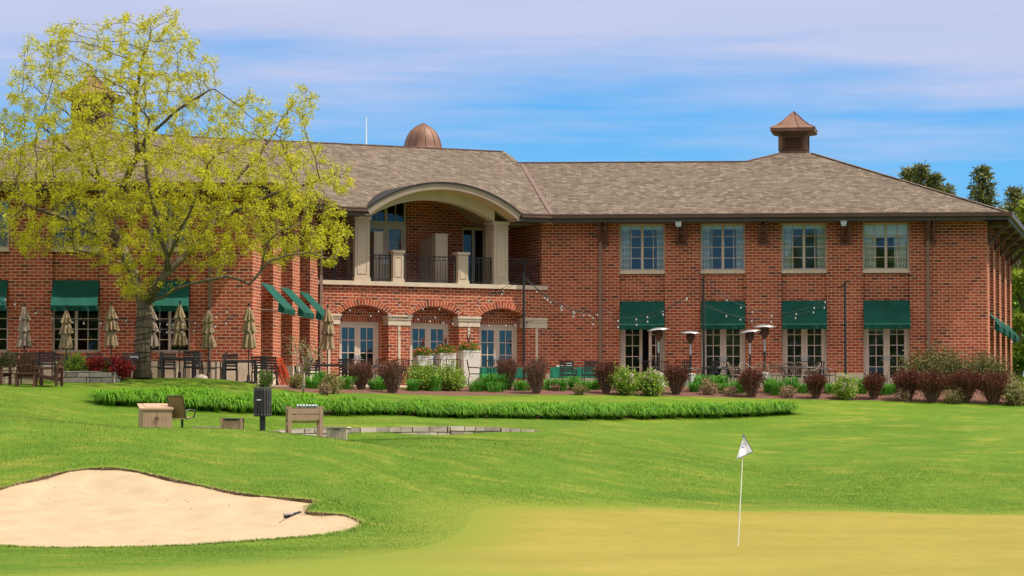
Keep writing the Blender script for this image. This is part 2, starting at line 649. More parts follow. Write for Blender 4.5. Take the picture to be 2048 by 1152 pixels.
COLS = {
    -400: [(30, 'z', 0), (40, 'z', 0), (46, 'z', .9), (49, 'z', 1.6), (52, 'z', 2.5), (53, 'z', 2.65), (55, 'z', 2.7), (58, 'z', 3.1), (61, 'z', 3.45), (64.5, 'z', 3.86), (66, 'z', 4.0), (67.6, 'z', 4.1), (80, 'z', 4.15)],
    0: [(30, 'z', 0), (40, 'z', 0), (46, 975), (49, 905), (52, 838), (53, 832), (55, 'z', 2.68), (58, 810), (61, 790), (64.5, 770), (66, 'z', 3.95), (67.6, 'z', 4.1), (80, 'z', 4.15)],
    240: [(30, 'z', 0), (40, 'z', 0), (41, 1083), (47, 937), (50, 882), (52, 852), (53, 849), (54.5, 'z', 2.3), (57.5, 'z', 2.3), (61.2, 816), (64, 783), (66, 765), (68, 753), (68.4, 'z', 4.15), (80, 'z', 4.15)],
    450: [(30, 'z', 0), (40, 'z', 0), (46, 978), (50, 915), (53, 859), (54, 857), (55.5, 'z', 2.22), (58.5, 'z', 2.25), (62.5, 828), (65, 788), (68, 754), (68.5, 'z', 4.15), (80, 'z', 4.15)],
    640: [(30, 'z', 0), (40, 'z', 0), (43, 1060), (45, 1003), (50, 935), (54, 872), (55, 871), (56, 'z', 2.12), (59.8, 'z', 2.12), (60.2, 'z', 2.5), (63.5, 837), (66, 803), (70, 780), (72.5, 'z', 4.1), (73.5, 'z', 4.2), (80, 'z', 4.25)],
    900: [(30, 'z', 0), (40, 'z', 0), (49, 1015), (52, 955), (55, 905), (58, 880), (59, 877), (60, 'z', 2.12), (61.3, 'z', 2.14), (61.7, 'z', 2.5), (66, 839), (70, 803), (73.3, 790), (75.5, 'z', 4.1), (76.5, 'z', 4.22), (80, 'z', 4.25)],
    1130: [(30, 'z', 0), (40, 'z', 0), (50, 1018), (54, 960), (58, 905), (62, 864), (62.4, 861), (63, 856), (67.5, 841), (71, 806), (74, 792), (76, 'z', 4.1), (77, 'z', 4.22), (80, 'z', 4.25)],
    1500: [(30, 'z', 0), (40, 'z', 0), (52, 1022), (56, 985), (60, 945), (64, 905), (68, 868), (70.5, 838), (73, 812), (75.3, 797), (77, 'z', 4.1), (78, 'z', 4.22), (80, 'z', 4.25)],
    2048: [(30, 'z', 0), (40, 'z', 0), (52, 1028), (56, 985), (60, 942), (64, 900), (68, 864), (72, 832), (75, 812), (77, 'z', 4.05), (78.5, 'z', 4.22), (80, 'z', 4.25)],
    2600: [(30, 'z', 0), (40, 'z', 0), (52, 1028), (56, 985), (60, 942), (64, 900), (68, 864), (72, 832), (75, 812), (77, 'z', 4.05), (78.5, 'z', 4.22), (80, 'z', 4.25)],
}
PXG = np.concatenate([[-2600, -1600, -1000, -600], np.arange(-300, 2360, 8), [2500, 2700, 3200, 4200, 6000]]).astype(float)
YG = np.concatenate([np.arange(14, 30, 2), np.arange(30, 80, 0.2), [80.5, 82, 85, 90, 100, 120, 160, 300, 900, 3000]]).astype(float)
ck = sorted(COLS)
prof = []
for k in ck:
    ys, zs = [0.0], [0.0]
    for e in COLS[k]:
        ys.append(e[0])
        zs.append(e[2] if e[1] == 'z' else zpy(e[1], e[0]))
    prof.append(np.interp(YG, ys, zs))
prof = np.array(prof)
YG = YG * KD
ZG = np.empty((len(PXG), len(YG)))
for j in range(len(YG)):
    ZG[:, j] = np.interp(PXG, ck, prof[:, j])


def blur(a, n, axis):
    for _ in range(n):
        p = np.concatenate([np.take(a, [0], axis), a, np.take(a, [-1], axis)], axis)
        lo = np.take(p, range(0, a.shape[axis]), axis)
        hi = np.take(p, range(2, a.shape[axis] + 2), axis)
        a = 0.25 * lo + 0.5 * a + 0.25 * hi
    return a


ZG = blur(ZG, 60, 0)
ZG = blur(ZG, 4, 1)
PX2, Y2 = np.meshgrid(PXG, YG, indexing='ij')
XG = (PX2 - 1024) / F * Y2
# soft undulation of the turf
ZG += 0.03 * np.sin(XG * 0.9 + Y2 * 0.25) * np.clip((Y2 / KD - 44) / 8, 0, 1) * np.clip((66 - Y2 / KD) / 4, 0, 1)


def ground_z(x, y):
    px = 1024 + F * x / y
    i = min(max(np.searchsorted(PXG, px) - 1, 0), len(PXG) - 2)
    j = min(max(np.searchsorted(YG, y) - 1, 0), len(YG) - 2)
    a = (px - PXG[i]) / (PXG[i + 1] - PXG[i])
    b = (y - YG[j]) / (YG[j + 1] - YG[j])
    a, b = min(max(a, 0), 1), min(max(b, 0), 1)
    return float((ZG[i, j] * (1 - b) + ZG[i, j + 1] * b) * (1 - a) + (ZG[i + 1, j] * (1 - b) + ZG[i + 1, j + 1] * b) * a)


def ground_zv(x, y):
    px = 1024 + F * x / y
    i = np.clip(np.searchsorted(PXG, px) - 1, 0, len(PXG) - 2)
    j = np.clip(np.searchsorted(YG, y) - 1, 0, len(YG) - 2)
    a = np.clip((px - PXG[i]) / (PXG[i + 1] - PXG[i]), 0, 1)
    b = np.clip((y - YG[j]) / (YG[j + 1] - YG[j]), 0, 1)
    return (ZG[i, j] * (1 - b) + ZG[i, j + 1] * b) * (1 - a) + (ZG[i + 1, j] * (1 - b) + ZG[i + 1, j + 1] * b) * a


def hit(px, py, y0=42.0, y1=120.0):
    """where the line of sight through a photo pixel first meets the ground"""
    ys = np.arange(y0, y1, 0.05)
    d = ray(px, py)
    x = d.x / d.y * ys
    z = EYE + d.z / d.y * ys
    under = ground_zv(x, ys) >= z
    k = int(np.argmax(under)) if under.any() else len(ys) - 1
    return Vector((x[k], ys[k], ground_z(x[k], ys[k])))


def gp(px, Y):
    """ground point in column px at depth Y"""
    Y = Y * KD
    x = (px - 1024) / F * Y
    return Vector((x, Y, ground_z(x, Y)))


def smooth_loop(pts, n=3):
    pts = [np.array(p[:2], float) for p in pts]
    for _ in range(n):
        out = []
        for i in range(len(pts)):
            a, b = pts[i], pts[(i + 1) % len(pts)]
            out += [a * 0.75 + b * 0.25, a * 0.25 + b * 0.75]
        pts = out
    return np.array(pts)


def sdf(poly, x, y):
    """signed distance (negative inside) to a closed polygon"""
    shp = x.shape
    p = np.stack([x.ravel(), y.ravel()], 1)
    best = np.full(len(p), 1e9)
    ins = np.zeros(len(p), bool)
    n = len(poly)
    for i in range(n):
        a, b = poly[i], poly[(i + 1) % n]
        e = b - a
        w = p - a
        t = np.clip((w @ e) / (e @ e + 1e-12), 0, 1)
        best = np.minimum(best, ((w - t[:, None] * e) ** 2).sum(1))
        c1 = (a[1] > p[:, 1]) != (b[1] > p[:, 1])
        if e[1] != 0:
            xi = a[0] + e[0] * (p[:, 1] - a[1]) / e[1]
            ins ^= c1 & (p[:, 0] < xi)
    r = np.sqrt(best)
    r[ins] *= -1
    return r.reshape(shp)


def H(*pp):
    return [tuple(hit(a, b))[:2] for a, b in pp]


sand_poly = smooth_loop(H((-220, 1010), (-80, 995), (0, 977), (70, 957), (140, 941), (200, 935), (250, 938), (310, 950), (380, 966), (450, 981), (520, 992),
                          (580, 997), (632, 1001), (634, 1008), (612, 1015), (612, 1024), (650, 1027), (692, 1030), (720, 1042), (727, 1051), (700, 1060), (640, 1072),
                          (540, 1081), (400, 1089), (200, 1096), (60, 1096), (0, 1089), (-200, 1085)), 2)
green_poly = smooth_loop(H((955, 1016), (1000, 1013), (1200, 1015), (1500, 1021), (1800, 1026), (2048, 1029)) + [(21, 78), (21, 44), (4, 44), (-6.9, 44)]
                         + H((100, 1151), (300, 1144), (560, 1130), (760, 1110), (880, 1087), (935, 1055), (940, 1030)), 2)
mulch_poly = smooth_loop([tuple(gp(a, b))[:2] for a, b in ((485, 67.9), (520, 67.5), (600, 68.0), (700, 70.0), (850, 72.2), (1000, 73.7), (1150, 74.4), (1350, 75.1),
                          (1550, 75.3), (1800, 75.3), (2048, 75.1), (2200, 75.0), (2200, 78.6), (1900, 78.2), (1500, 77.8), (1150, 76.8), (900, 76.0), (760, 74.2), (640, 72.4), (560, 70.0))], 2)
patio_poly = np.array([tuple(gp(a, b))[:2] for a, b in ((-300, 67.8), (150, 67.8), (260, 68.3), (400, 68.5), (500, 68.5), (560, 70.2), (640, 72.8), (760, 74.7), (900, 76.5), (1150, 77.4), (1500, 78.3), (1900, 78.6), (2150, 78.9),
                       (2150, 81.5), (1000, 81.8), (640, 79.5), (500, 73), (-300, 73))])
wig = 0.05 * np.sin(XG * 7 + Y2 * 3) + 0.04 * np.sin(XG * 13 - Y2 * 9 + 1)
S_sand = sdf(sand_poly, XG, Y2) + 0.4 * wig
S_green = sdf(green_poly, XG, Y2)
S_mulch = sdf(mulch_poly, XG, Y2) + wig
S_patio = sdf(patio_poly, XG, Y2)
S_green = np.maximum(S_green, -S_sand)
lily_poly = np.array([tuple(gp(a, b))[:2] for a, b in ((200, 61.4), (300, 61.9), (450, 62.8), (640, 63.8), (900, 66.3), (1130, 67.9), (1400, 70.2), (1500, 70.9), (1570, 71.6), (1500, 71.4), (1400, 70.8), (1130, 68.6), (900, 67.0), (640, 64.7), (450, 63.8), (300, 62.8))])
S_mulch = np.minimum(S_mulch, sdf(lily_poly, XG, Y2) + 0.5 * wig)
S_mulch = np.maximum(S_mulch, -S_patio)
near = np.minimum(np.minimum(S_sand, S_green), np.minimum(S_mulch, S_patio))


def region(name, fld, m, zoff=None, attr=None):
    """the part of the terrain grid where fld < 0, cut cleanly along fld = 0"""
    ni, nj = fld.shape
    Z = ZG if zoff is None else ZG + zoff
    vid, verts, faces = {}, [], []

    def gv(i, j):
        k = (i, j)
        if k not in vid:
            vid[k] = len(verts)
            verts.append((XG[i, j], Y2[i, j], Z[i, j]))
        return vid[k]

    def ev(a, b):
        k = (a, b) if a < b else (b, a)
        if k not in vid:
            (i0, j0), (i1, j1) = k
            f0, f1 = fld[i0, j0], fld[i1, j1]
            t = f0 / (f0 - f1)
            vid[k] = len(verts)
            verts.append(tuple(np.array((XG[i0, j0], Y2[i0, j0], Z[i0, j0])) * (1 - t) + np.array((XG[i1, j1], Y2[i1, j1], Z[i1, j1])) * t))
        return vid[k]
    neg = fld < 0
    any4 = neg[:-1, :-1] | neg[1:, :-1] | neg[:-1, 1:] | neg[1:, 1:]
    for i, j in zip(*np.nonzero(any4)):
        i, j = int(i), int(j)
        c = [(i, j), (i + 1, j), (i + 1, j + 1), (i, j + 1)]
        out = []
        for k in range(4):
            a, b = c[k], c[(k + 1) % 4]
            na, nb = fld[a] < 0, fld[b] < 0
            if na:
                out.append(gv(*a))
            if na != nb:
                out.append(ev(a, b))
        if len(out) >= 3:
            faces.append(tuple(out))
    me = bpy.data.meshes.new(name)
    me.from_pydata(verts, [], faces)
    me.polygons.foreach_set('use_smooth', [True] * len(me.polygons))
    me.materials.append(m)
    o = bpy.data.objects.new(name, me)
    COL.objects.link(o)
    if attr is not None:
        ii = np.array([[x, y] for x, y, z in verts])
        at_ = me.attributes.new('fringe', 'FLOAT', 'POINT')
        at_.data.foreach_set('value', attr(ii[:, 0], ii[:, 1]).astype(np.float32))
    tag(o, kind='structure')
    return o


def turf_mat(name, stops, patch=0.25, fine=45.0, dry=None, dryamt=0.5, stretch=(1, 1, 1)):
    m, nt, b = new_mat(name)
    t = nt.nodes.new('ShaderNodeTexCoord')
    v = t.outputs['Object']
    n1 = noise(nt, v, patch, 5.0, 0.6)
    n2 = noise(nt, mapping(nt, v, stretch), fine, 4.0, 0.65)
    n3 = noise(nt, v, 2.2, 4.0, 0.6)
    f = mth(nt, 'ADD', mth(nt, 'ADD', mth(nt, 'MULTIPLY', n1, 0.55), mth(nt, 'MULTIPLY', n2, 0.4)), mth(nt, 'MULTIPLY', n3, 0.35))
    c = ramp(nt, mth(nt, 'SUBTRACT', f, 0.15), stops)
    if dry is not None:
        d = ramp(nt, noise(nt, mapping(nt, v, (1, 1.8, 1), (0, 0, 0.5)), 0.55, 6.0, 0.7), [(0.5, 0.0), (0.72, dryamt)])
        c = mixc(nt, d, c, dry)
    nt.links.new(c, b.inputs['Base Color'])
    b.inputs['Roughness'].default_value = 0.9
    b.inputs['Specular IOR Level'].default_value = 0.12
    bp = nt.nodes.new('ShaderNodeBump')
    bp.inputs['Strength'].default_value = 0.5
    bp.inputs['Distance'].default_value = 0.04
    nt.links.new(n2, bp.inputs['Height'])
    nt.links.new(bp.outputs[0], b.inputs['Normal'])
    return m


M['lawn'] = turf_mat('lawn_turf', [(0.22, (0.034, 0.082, 0.004)), (0.5, (0.070, 0.132, 0.006)), (0.8, (0.145, 0.190, 0.016))], 0.22, 14.0, (0.25, 0.215, 0.035), 0.6)


def green_mat():
    m = turf_mat('green_turf', [(0.22, (0.130, 0.112, 0.015)), (0.5, (0.205, 0.166, 0.027)), (0.8, (0.285, 0.220, 0.050))], 0.16, 9.0, (0.19, 0.19, 0.025), 0.75, (0.25, 1.3, 1))
    nt = m.node_tree
    b = nt.nodes['Principled BSDF']
    old = b.inputs['Base Color'].links[0].from_socket
    t = nt.nodes.new('ShaderNodeTexCoord')
    s = nt.nodes.new('ShaderNodeSeparateXYZ')
    nt.links.new(t.outputs['Object'], s.inputs[0])
    # mown collar: the apron left of the green and towards the viewer is a fresher yellow green
    e = mth(nt, 'ADD', mth(nt, 'MULTIPLY', s.outputs[0], 0.55), mth(nt, 'MULTIPLY', mth(nt, 'SUBTRACT', s.outputs[1], 58), 0.06))
    e = mth(nt, 'ADD', e, mth(nt, 'MULTIPLY', noise(nt, mapping(nt, t.outputs['Object'], (.5, .25, 1)), 0.5, 4.0), 1.6))
    f = ramp(nt, mth(nt, 'MULTIPLY_ADD', e, 0.16, 0.5), [(0.34, 1.0), (0.66, 0.0)])
    c = mixc(nt, mth(nt, 'MULTIPLY', f, 0.85), old, (0.130, 0.170, 0.014))
    fa = nt.nodes.new('ShaderNodeAttribute')
    fa.attribute_name = 'fringe'
    fe = mth(nt, 'ADD', fa.outputs['Fac'], mth(nt, 'MULTIPLY', mth(nt, 'SUBTRACT', noise(nt, t.outputs['Object'], 0.9, 5.0), 0.5), 0.8))
    c = mixc(nt, ramp(nt, fe, [(0.1, 0.0), (0.95, 0.9)]), c, (0.128, 0.158, 0.014))
    nt.links.new(c, b.inputs['Base Color'])
    return m


M['green'] = green_mat()
M['sand'] = mat('bunker_sand', (0.335, 0.249, 0.158), 0.95, 0.10, 1.6, spec=0.1, bump=0.6, bscale=7.0)
M['mulch'] = mat('shredded_mulch', (0.125, 0.064, 0.046), 0.95, 0.65, 26.0, spec=0.1, bump=1.0, bscale=30.0)
M['paver'] = mat('patio_paver', (0.34, 0.27, 0.22), 0.85, 0.2, 3.0)
M['soil'] = mat('bunker_lip_soil', (0.13, 0.085, 0.045), 0.95, 0.5, 14.0, bump=0.8)
sdrop = -(0.045 + 0.03 * np.sin(XG * 3.1 + Y2 * 1.7) * np.sin(XG * 1.3 - Y2 * .9) + 0.22 * np.clip(-S_sand / 1.5, 0, 1))


def fringe(x, y):
    """1 at the edge of the green, 0 a couple of metres out in the rough"""
    return np.clip(1 - sdf(green_poly, x, y) / 2.4, 0, 1)


nt_ = M['lawn'].node_tree
b_ = nt_.nodes['Principled BSDF']
old_ = b_.inputs['Base Color'].links[0].from_socket
fa_n = nt_.nodes.new('ShaderNodeAttribute')
fa_n.attribute_name = 'fringe'
tt_ = nt_.nodes.new('ShaderNodeTexCoord')
ff_ = mth(nt_, 'ADD', fa_n.outputs['Fac'], mth(nt_, 'MULTIPLY', mth(nt_, 'SUBTRACT', noise(nt_, tt_.outputs['Object'], 1.1, 4.0), 0.5), 0.7))
nt_.links.new(mixc(nt_, ramp(nt_, ff_, [(0.15, 0.0), (0.85, 0.9)]), old_, (0.125, 0.155, 0.014)), b_.inputs['Base Color'])
region('lawn', -near, M['lawn'], attr=fringe)
region('putting_green', S_green, M['green'], attr=lambda x, y: np.clip(1 + sdf(green_poly, x, y) / np.where(x < 3, 2.2, 0.7), 0, 1))
region('sand_bunker', S_sand - 0.3, M['sand'], sdrop)
region('mulch_bed', S_mulch, M['mulch'])
region('patio_paving', S_patio, M['paver'])
# turf edge of the bunker: a soil face hanging from the lawn edge down below the sand
mb = MB()
n_ = len(sand_poly)
fine_loop = []
for i in range(n_):
    a, b = sand_poly[i], sand_poly[(i + 1) % n_]
    k = max(1, int(np.linalg.norm(b - a) / 0.12))
    for q in range(k):
        fine_loop.append(a + (b - a) * q / k)
top, bot = [], []
for q, p in enumerate(fine_loop):
    w = 0.05 * math.sin(p[0] * 7 + p[1] * 3) + 0.04 * math.sin(p[0] * 13 - p[1] * 9 + 1)
    g = ground_z(p[0], p[1])
    top.append((p[0], p[1], g + 0.002 + 0.012 * random.random()))
    bot.append((p[0] + 0.03 * random.uniform(-1, 1), p[1] + 0.03 * random.uniform(-1, 1), g - 0.20))
k = len(top)
mb.add(top + bot, [(i, (i + 1) % k, k + (i + 1) % k, k + i) for i in range(k)])
tag(mb.build('bunker_lip', M['soil']), kind='structure')
# the wide ground sheet to the horizon
mb = MB()
mb.poly([(-2500, -2500, -0.25), (2500, -2500, -0.25), (2500, 60, -0.25), (-2500, 60, -0.25)])
mb.poly([(-2500, 60, -0.25), (2500, 60, -0.25), (2500, 3000, -0.25), (-2500, 3000, -0.25)])
mb.poly([(-40, -60, -0.02), (40, -60, -0.02), (40, 22, -0.02), (-40, 22, -0.02)])
tag(mb.build('ground', M['lawn']), kind='structure')

# ---------------------------------------------------------------- the clubhouse
WR = Wall(1092, 81.0, 1975, 80.14)      # right wing, front
WM = Wall(637, 78.1, 1094, 81.0)        # middle wing with the balcony
WL = Wall(-140, 70.9, 505, 71.3)        # left wing, front
WS = Wall(505, 71.3, 637, 78.1)         # left wing, side with the awnings
er = WR.P(WR.len, 0)
WE = Wall.pts(er, er + Vector((math.sin(R(12.5)), math.cos(R(12.5)), 0)) * 17.0)   # right end wall
BASE = Vector(WM.P(5, 4.2))
house = empty('clubhouse', BASE)
tag(house, 'two storey red brick clubhouse with grey shingled hip roofs, green awnings and an arched balcony', 'building')
ZE = 10.93          # roof edge
ZS = 10.65          # soffit
ZB = 3.6            # wall foot, below grade
OV = 0.9


def HB():
    return MB(BASE)


class Pieces:
    """a set of separate pieces, each built as a part of its own"""

    def __init__(self):
        self.l = []

    def new(self):
        self.l.append(HB())
        return self.l[-1]

    def wbox(self, *a):
        self.new().wbox(*a)

    def build(self, name, m, **kw):
        for mb in self.l:
            hp(mb, name, m, **kw)


def hp(mb, name, m, parent=None, **kw):
    return mb.build(name, m, parent or house, **kw)


# ---- windows and doors
def frame_bars(mb, W, s0, s1, z0, z1, d0, d1, t):
    mb.wbox(W, s0, s0 + t, z0, z1, d0, d1)
    mb.wbox(W, s1 - t, s1, z0, z1, d0, d1)
    mb.wbox(W, s0 + t, s1 - t, z1 - t, z1, d0, d1)
    mb.wbox(W, s0 + t, s1 - t, z0, z0 + t, d0, d1)


def muntins(mb, W, s0, s1, z0, z1, d0, d1, cols, rows, t=0.028):
    for k in range(1, cols):
        s = s0 + (s1 - s0) * k / cols
        mb.wbox(W, s - t / 2, s + t / 2, z0, z1, d0, d1)
    for k in range(1, rows):
        z = z0 + (z1 - z0) * k / rows
        mb.wbox(W, s0, s1, z - t / 2, z + t / 2, d0 + 0.003, d1 - 0.003)


def drape(W, s0, s1, z0, z1, d, lean=0.0, folds=5):
    mb = HB()
    n = folds * 6
    pts = []
    for k in range(n + 1):
        f = k / n
        dd = d + 0.045 * math.sin(f * folds * 2 * math.pi)
        pts.append((s0 + (s1 - s0) * f, dd))
    for k in range(n):
        (a, da), (b, db) = pts[k], pts[k + 1]
        fa, fb = (a - s0) * lean, (b - s0) * lean
        L = (s1 - s0) * 1.6
        u0, u1 = k / n * L, (k + 1) / n * L
        mb.poly([W.P(a, z0, da), W.P(b, z0, db), W.P(b + fb, z1, db), W.P(a + fa, z1, da)], [(u0, z0), (u1, z0), (u1, z1), (u0, z1)])
    return mb


def window(W, s0, s1, z0, z1, d, cols=2, rows=4, glass='glass', sill=True, curtain=True, blind=0.1, blinds=False, frame='taupe'):
    mb = HB()
    frame_bars(mb, W, s0, s1, z0, z1, d - 0.07, d, 0.075)
    sm = (s0 + s1) / 2
    mb.wbox(W, sm - 0.05, sm + 0.05, z0 + 0.075, z1 - 0.075, d - 0.07, d + 0.006)
    for a, b in ((s0 + 0.075, sm - 0.05), (sm + 0.05, s1 - 0.075)):
        muntins(mb, W, a, b, z0 + 0.075, z1 - 0.075, d - 0.045, d - 0.012, cols, rows)
    o = hp(mb, 'window', M[frame])
    mb = HB()
    mb.poly([W.P(s0 + .05, z0 + .05, d - 0.05), W.P(s1 - .05, z0 + .05, d - 0.05), W.P(s1 - .05, z1 - .05, d - 0.05), W.P(s0 + .05, z1 - .05, d - 0.05)])
    hp(mb, 'pane', M[glass], o)
    if sill:
        mb = HB()
        mb.wbox(W, s0 - 0.02, s1 + 0.02, z0 - 0.12, z0, d - 0.1, d + 0.19)
        hp(mb, 'sill', M['limestone'], o)
    if curtain:
        w = (s1 - s0)
        a, b = curtain if hasattr(curtain, '__len__') else (0.24, 0.22)
        hp(drape(W, s0 + .06, s0 + w * a, z0 + .05, z1 - .08, d - 0.16), 'curtain', M['curtain'], o)
        hp(drape(W, s1 - .06 - w * b, s1 - .06, z0 + .05, z1 - .08, d - 0.16), 'curtain', M['curtain'], o)
    if blind:
        mb = HB()
        mb.wbox(W, s0 + .06, s1 - .06, z1 - .07 - (z1 - z0) * blind, z1 - .07, d - 0.10, d - 0.085)
        hp(mb, 'blind', M['blind'], o)
    if blinds:
        mb = HB()
        z = z0 + 0.1
        while z < z1 - 0.1:
            mb.wbox(W, s0 + .07, s1 - .07, z, z + 0.018, d - 0.14, d - 0.10)
            z += 0.065
        hp(mb, 'blind', M['lamp_grey'], o)
    return o


def door_leaf(mb, W, s0, s1, z0, z1, d, cols, rows, st=0.12, bot=0.26, top=0.13):
    mb.wbox(W, s0, s0 + st, z0, z1, d - 0.05, d)
    mb.wbox(W, s1 - st, s1, z0, z1, d - 0.05, d)
    mb.wbox(W, s0 + st, s1 - st, z0, z0 + bot, d - 0.05, d)
    mb.wbox(W, s0 + st, s1 - st, z1 - top, z1, d - 0.05, d)
    muntins(mb, W, s0 + st, s1 - st, z0 + bot, z1 - top, d - 0.04, d - 0.008, cols, rows, 0.03)


def french_door(W, s0, s1, z0, z1, d, cols=2, rows=4, glass='glass', blind=0.0, open_right=False, frame='taupe', bot=0.26, fr=0.09):
    mb = HB()
    mb.wbox(W, s0, s0 + fr, z0, z1, d - 0.08, d + 0.02)
    mb.wbox(W, s1 - fr, s1, z0, z1, d - 0.08, d + 0.02)
    mb.wbox(W, s0 + fr, s1 - fr, z1 - fr, z1, d - 0.08, d + 0.02)
    o = hp(mb, 'french_door', M[frame])
    sm = (s0 + s1) / 2
    leaves = [(s0 + fr + .004, sm - .003), (sm + .003, s1 - fr - .004)]
    for k, (a, b) in enumerate(leaves):
        V = W
        if open_right and k == 1:
            hinge = W.P(b, 0, d)
            ang = R(52)
            dirv = -W.t * math.cos(ang) + W.n * math.sin(ang)
            V = Wall.pts(hinge + dirv * (b - a), hinge)
            a, b, dd = 0.0, b - a, 0.0
        else:
            dd = d
        mb = HB()
        door_leaf(mb, V, a, b, z0 + .02, z1 - fr - .004, dd, cols, rows, bot=bot)
        lf = hp(mb, 'door_leaf', M[frame], o)
        mb = HB()
        mb.poly([V.P(a + .1, z0 + .2, dd - .025), V.P(b - .1, z0 + .2, dd - .025), V.P(b - .1, z1 - fr - .1, dd - .025), V.P(a + .1, z1 - fr - .1, dd - .025)])
        hp(mb, 'pane', M[glass], o)
        if blind and not (open_right and k == 1):
            mb = HB()
            mb.wbox(V, a + .1, b - .1, z1 - fr - .13 - blind, z1 - fr - .11, dd - .085, dd - .07)
            hp(mb, 'blind', M['blind'], o)
        mb = HB()
        hs = (b - .06) if k == 0 else (a + .06)
        mb.wbox(V, hs - .025, hs + .025, z0 + .92, z0 + 1.12, dd, dd + .02)
        mb.bar(V.P(hs, z0 + 1.02, dd + .05), V.P(hs + (-.11 if k == 0 else .11), z0 + 1.02, dd + .05), .025)
        mb.bar(V.P(hs, z0 + 1.02, dd), V.P(hs, z0 + 1.02, dd + .06), .025)
        hp(mb, 'handle', M['steel'], o)
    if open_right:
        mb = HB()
        mb.wbox(W, sm, s1 - fr, z0, z1 - fr, d - 0.6, d - 0.5)  # near-black panel stands in for the shade of the room inside
        hp(mb, 'shade_panel', M['black_hole'], o)
    return o


def awning(W, s0, s1, zt, zf, zv, d0, proj, lab=None):
    mb = HB()
    n = 14
    th = 0.012
    for k in range(n):
        a, b = s0 + (s1 - s0) * k / n, s0 + (s1 - s0) * (k + 1) / n
        m = 6
        for q in range(m):
            f0, f1 = q / m, (q + 1) / m
            def pt(s, f, off):
                fr = (s - s0) / (s1 - s0)
                sag = 0.035 * math.sin(math.pi * f) * math.sin(math.pi * fr) + 0.008 * math.sin(fr * 21 + f * 4)
                return W.P(s, zt + (zf - zt) * f - sag - off, d0 + proj * f - off)
            mb.add([pt(a, f0, 0), pt(b, f0, 0), pt(b, f1, 0), pt(a, f1, 0)], [(0, 3, 2, 1)])
            mb.add([pt(a, f0, th), pt(b, f0, th), pt(b, f1, th), pt(a, f1, th)], [(0, 1, 2, 3)])
        # valance with soft folds
        w0 = 0.02 * math.sin(k * 1.9) + 0.012 * math.sin(k * 0.7)
        w1 = 0.02 * math.sin((k + 1) * 1.9) + 0.012 * math.sin((k + 1) * 0.7)
        mb.add([W.P(a, zf, d0 + proj), W.P(b, zf, d0 + proj), W.P(b, zv, d0 + proj + w1 - .03), W.P(a, zv, d0 + proj + w0 - .03)], [(0, 3, 2, 1)])
        mb.add([W.P(a, zf, d0 + proj - th), W.P(b, zf, d0 + proj - th), W.P(b, zv, d0 + proj + w1 - .03 - th), W.P(a, zv, d0 + proj + w0 - .03 - th)], [(0, 1, 2, 3)])
    # side valances
    for s in (s0, s1):
        mb.add([W.P(s, zf, d0 + proj), W.P(s, zv, d0 + proj - .03), W.P(s, zv + .05, d0 + proj * .72), W.P(s, zf + (zt - zf) * .25, d0 + proj * .75)], [(0, 1, 2, 3)])
    o = hp(mb, 'awning', M['awning'], smooth=False)
    mb = HB()
    for s in (s0 + .03, s1 - .03):
        mb.tube([W.P(s, zf - .035, d0 - .02), W.P(s, zf - .035, d0 + proj - .06)], 0.016, 6)
    mb.tube([W.P(s0 + .03, zf - .035, d0 + proj - .06), W.P(s1 - .03, zf - .035, d0 + proj - .06)], 0.016, 6)
    hp(mb, 'awning_frame', M['awning_in'], o)
    return o


# ---- right wing front
bays = [(1239, 1330), (1401, 1491), (1563, 1654), (1726, 1820)]
zpl = WR.z(1300, 747)
wz0, wz1 = WR.z(1500, 541, -.2), WR.z(1500, 447, -.2)
dz0, dz1 = 4.36, WR.z(1500, 636)
brick, stone, soldier = HB(), Pieces(), Pieces()
prev = 0.0
REC = -0.14
for (a, b) in bays:
    s0, s1 = WR.s(a), WR.s(b)
    brick.wbox(WR, prev, s0, zpl, ZS + .1, -.45, 0)
    stone.wbox(WR, prev, s0, ZB, zpl, -.45, 0.025)
    prev = s1
    # bay: spandrel and header, set back from the piers
    brick.wbox(WR, s0 - .01, s1 + .01, dz1, wz0 - .12, -.45, REC)
    soldier.wbox(WR, s0 - .01, s1 + .01, wz1, ZS + .1, -.45, REC)
    stone.wbox(WR, s0 - .01, s1 + .01, ZB, dz0, -.45, REC + .03)
brick.wbox(WR, prev, WR.len, zpl, ZS + .1, -.45, 0)
stone.wbox(WR, prev, WR.len + .02, ZB, zpl, -.45, 0.025)
for k, (a, b) in enumerate(bays):
    s0, s1 = WR.s(a), WR.s(b)
    window(WR, s0, s1, wz0, wz1, REC - .08, 2, 4, curtain=[(0.23, 0.15), (0.22, 0.17), (0.25, 0.18), (0.30, 0.29)][k], blind=[.08, .08, .08, .27][k])
    french_door(WR, s0 + .01, s1 - .01, dz0, dz1, REC - .06, 2, 5, 'glass' if k else 'glass_dark', blind=[.12, 0, .18, .28][k], open_right=(k == 0))
    awning(WR, WR.s(a + 1), WR.s(b - 1), WR.z(1500, 601), WR.z(1500, 651), WR.z(1500, 660), REC, 0.85)

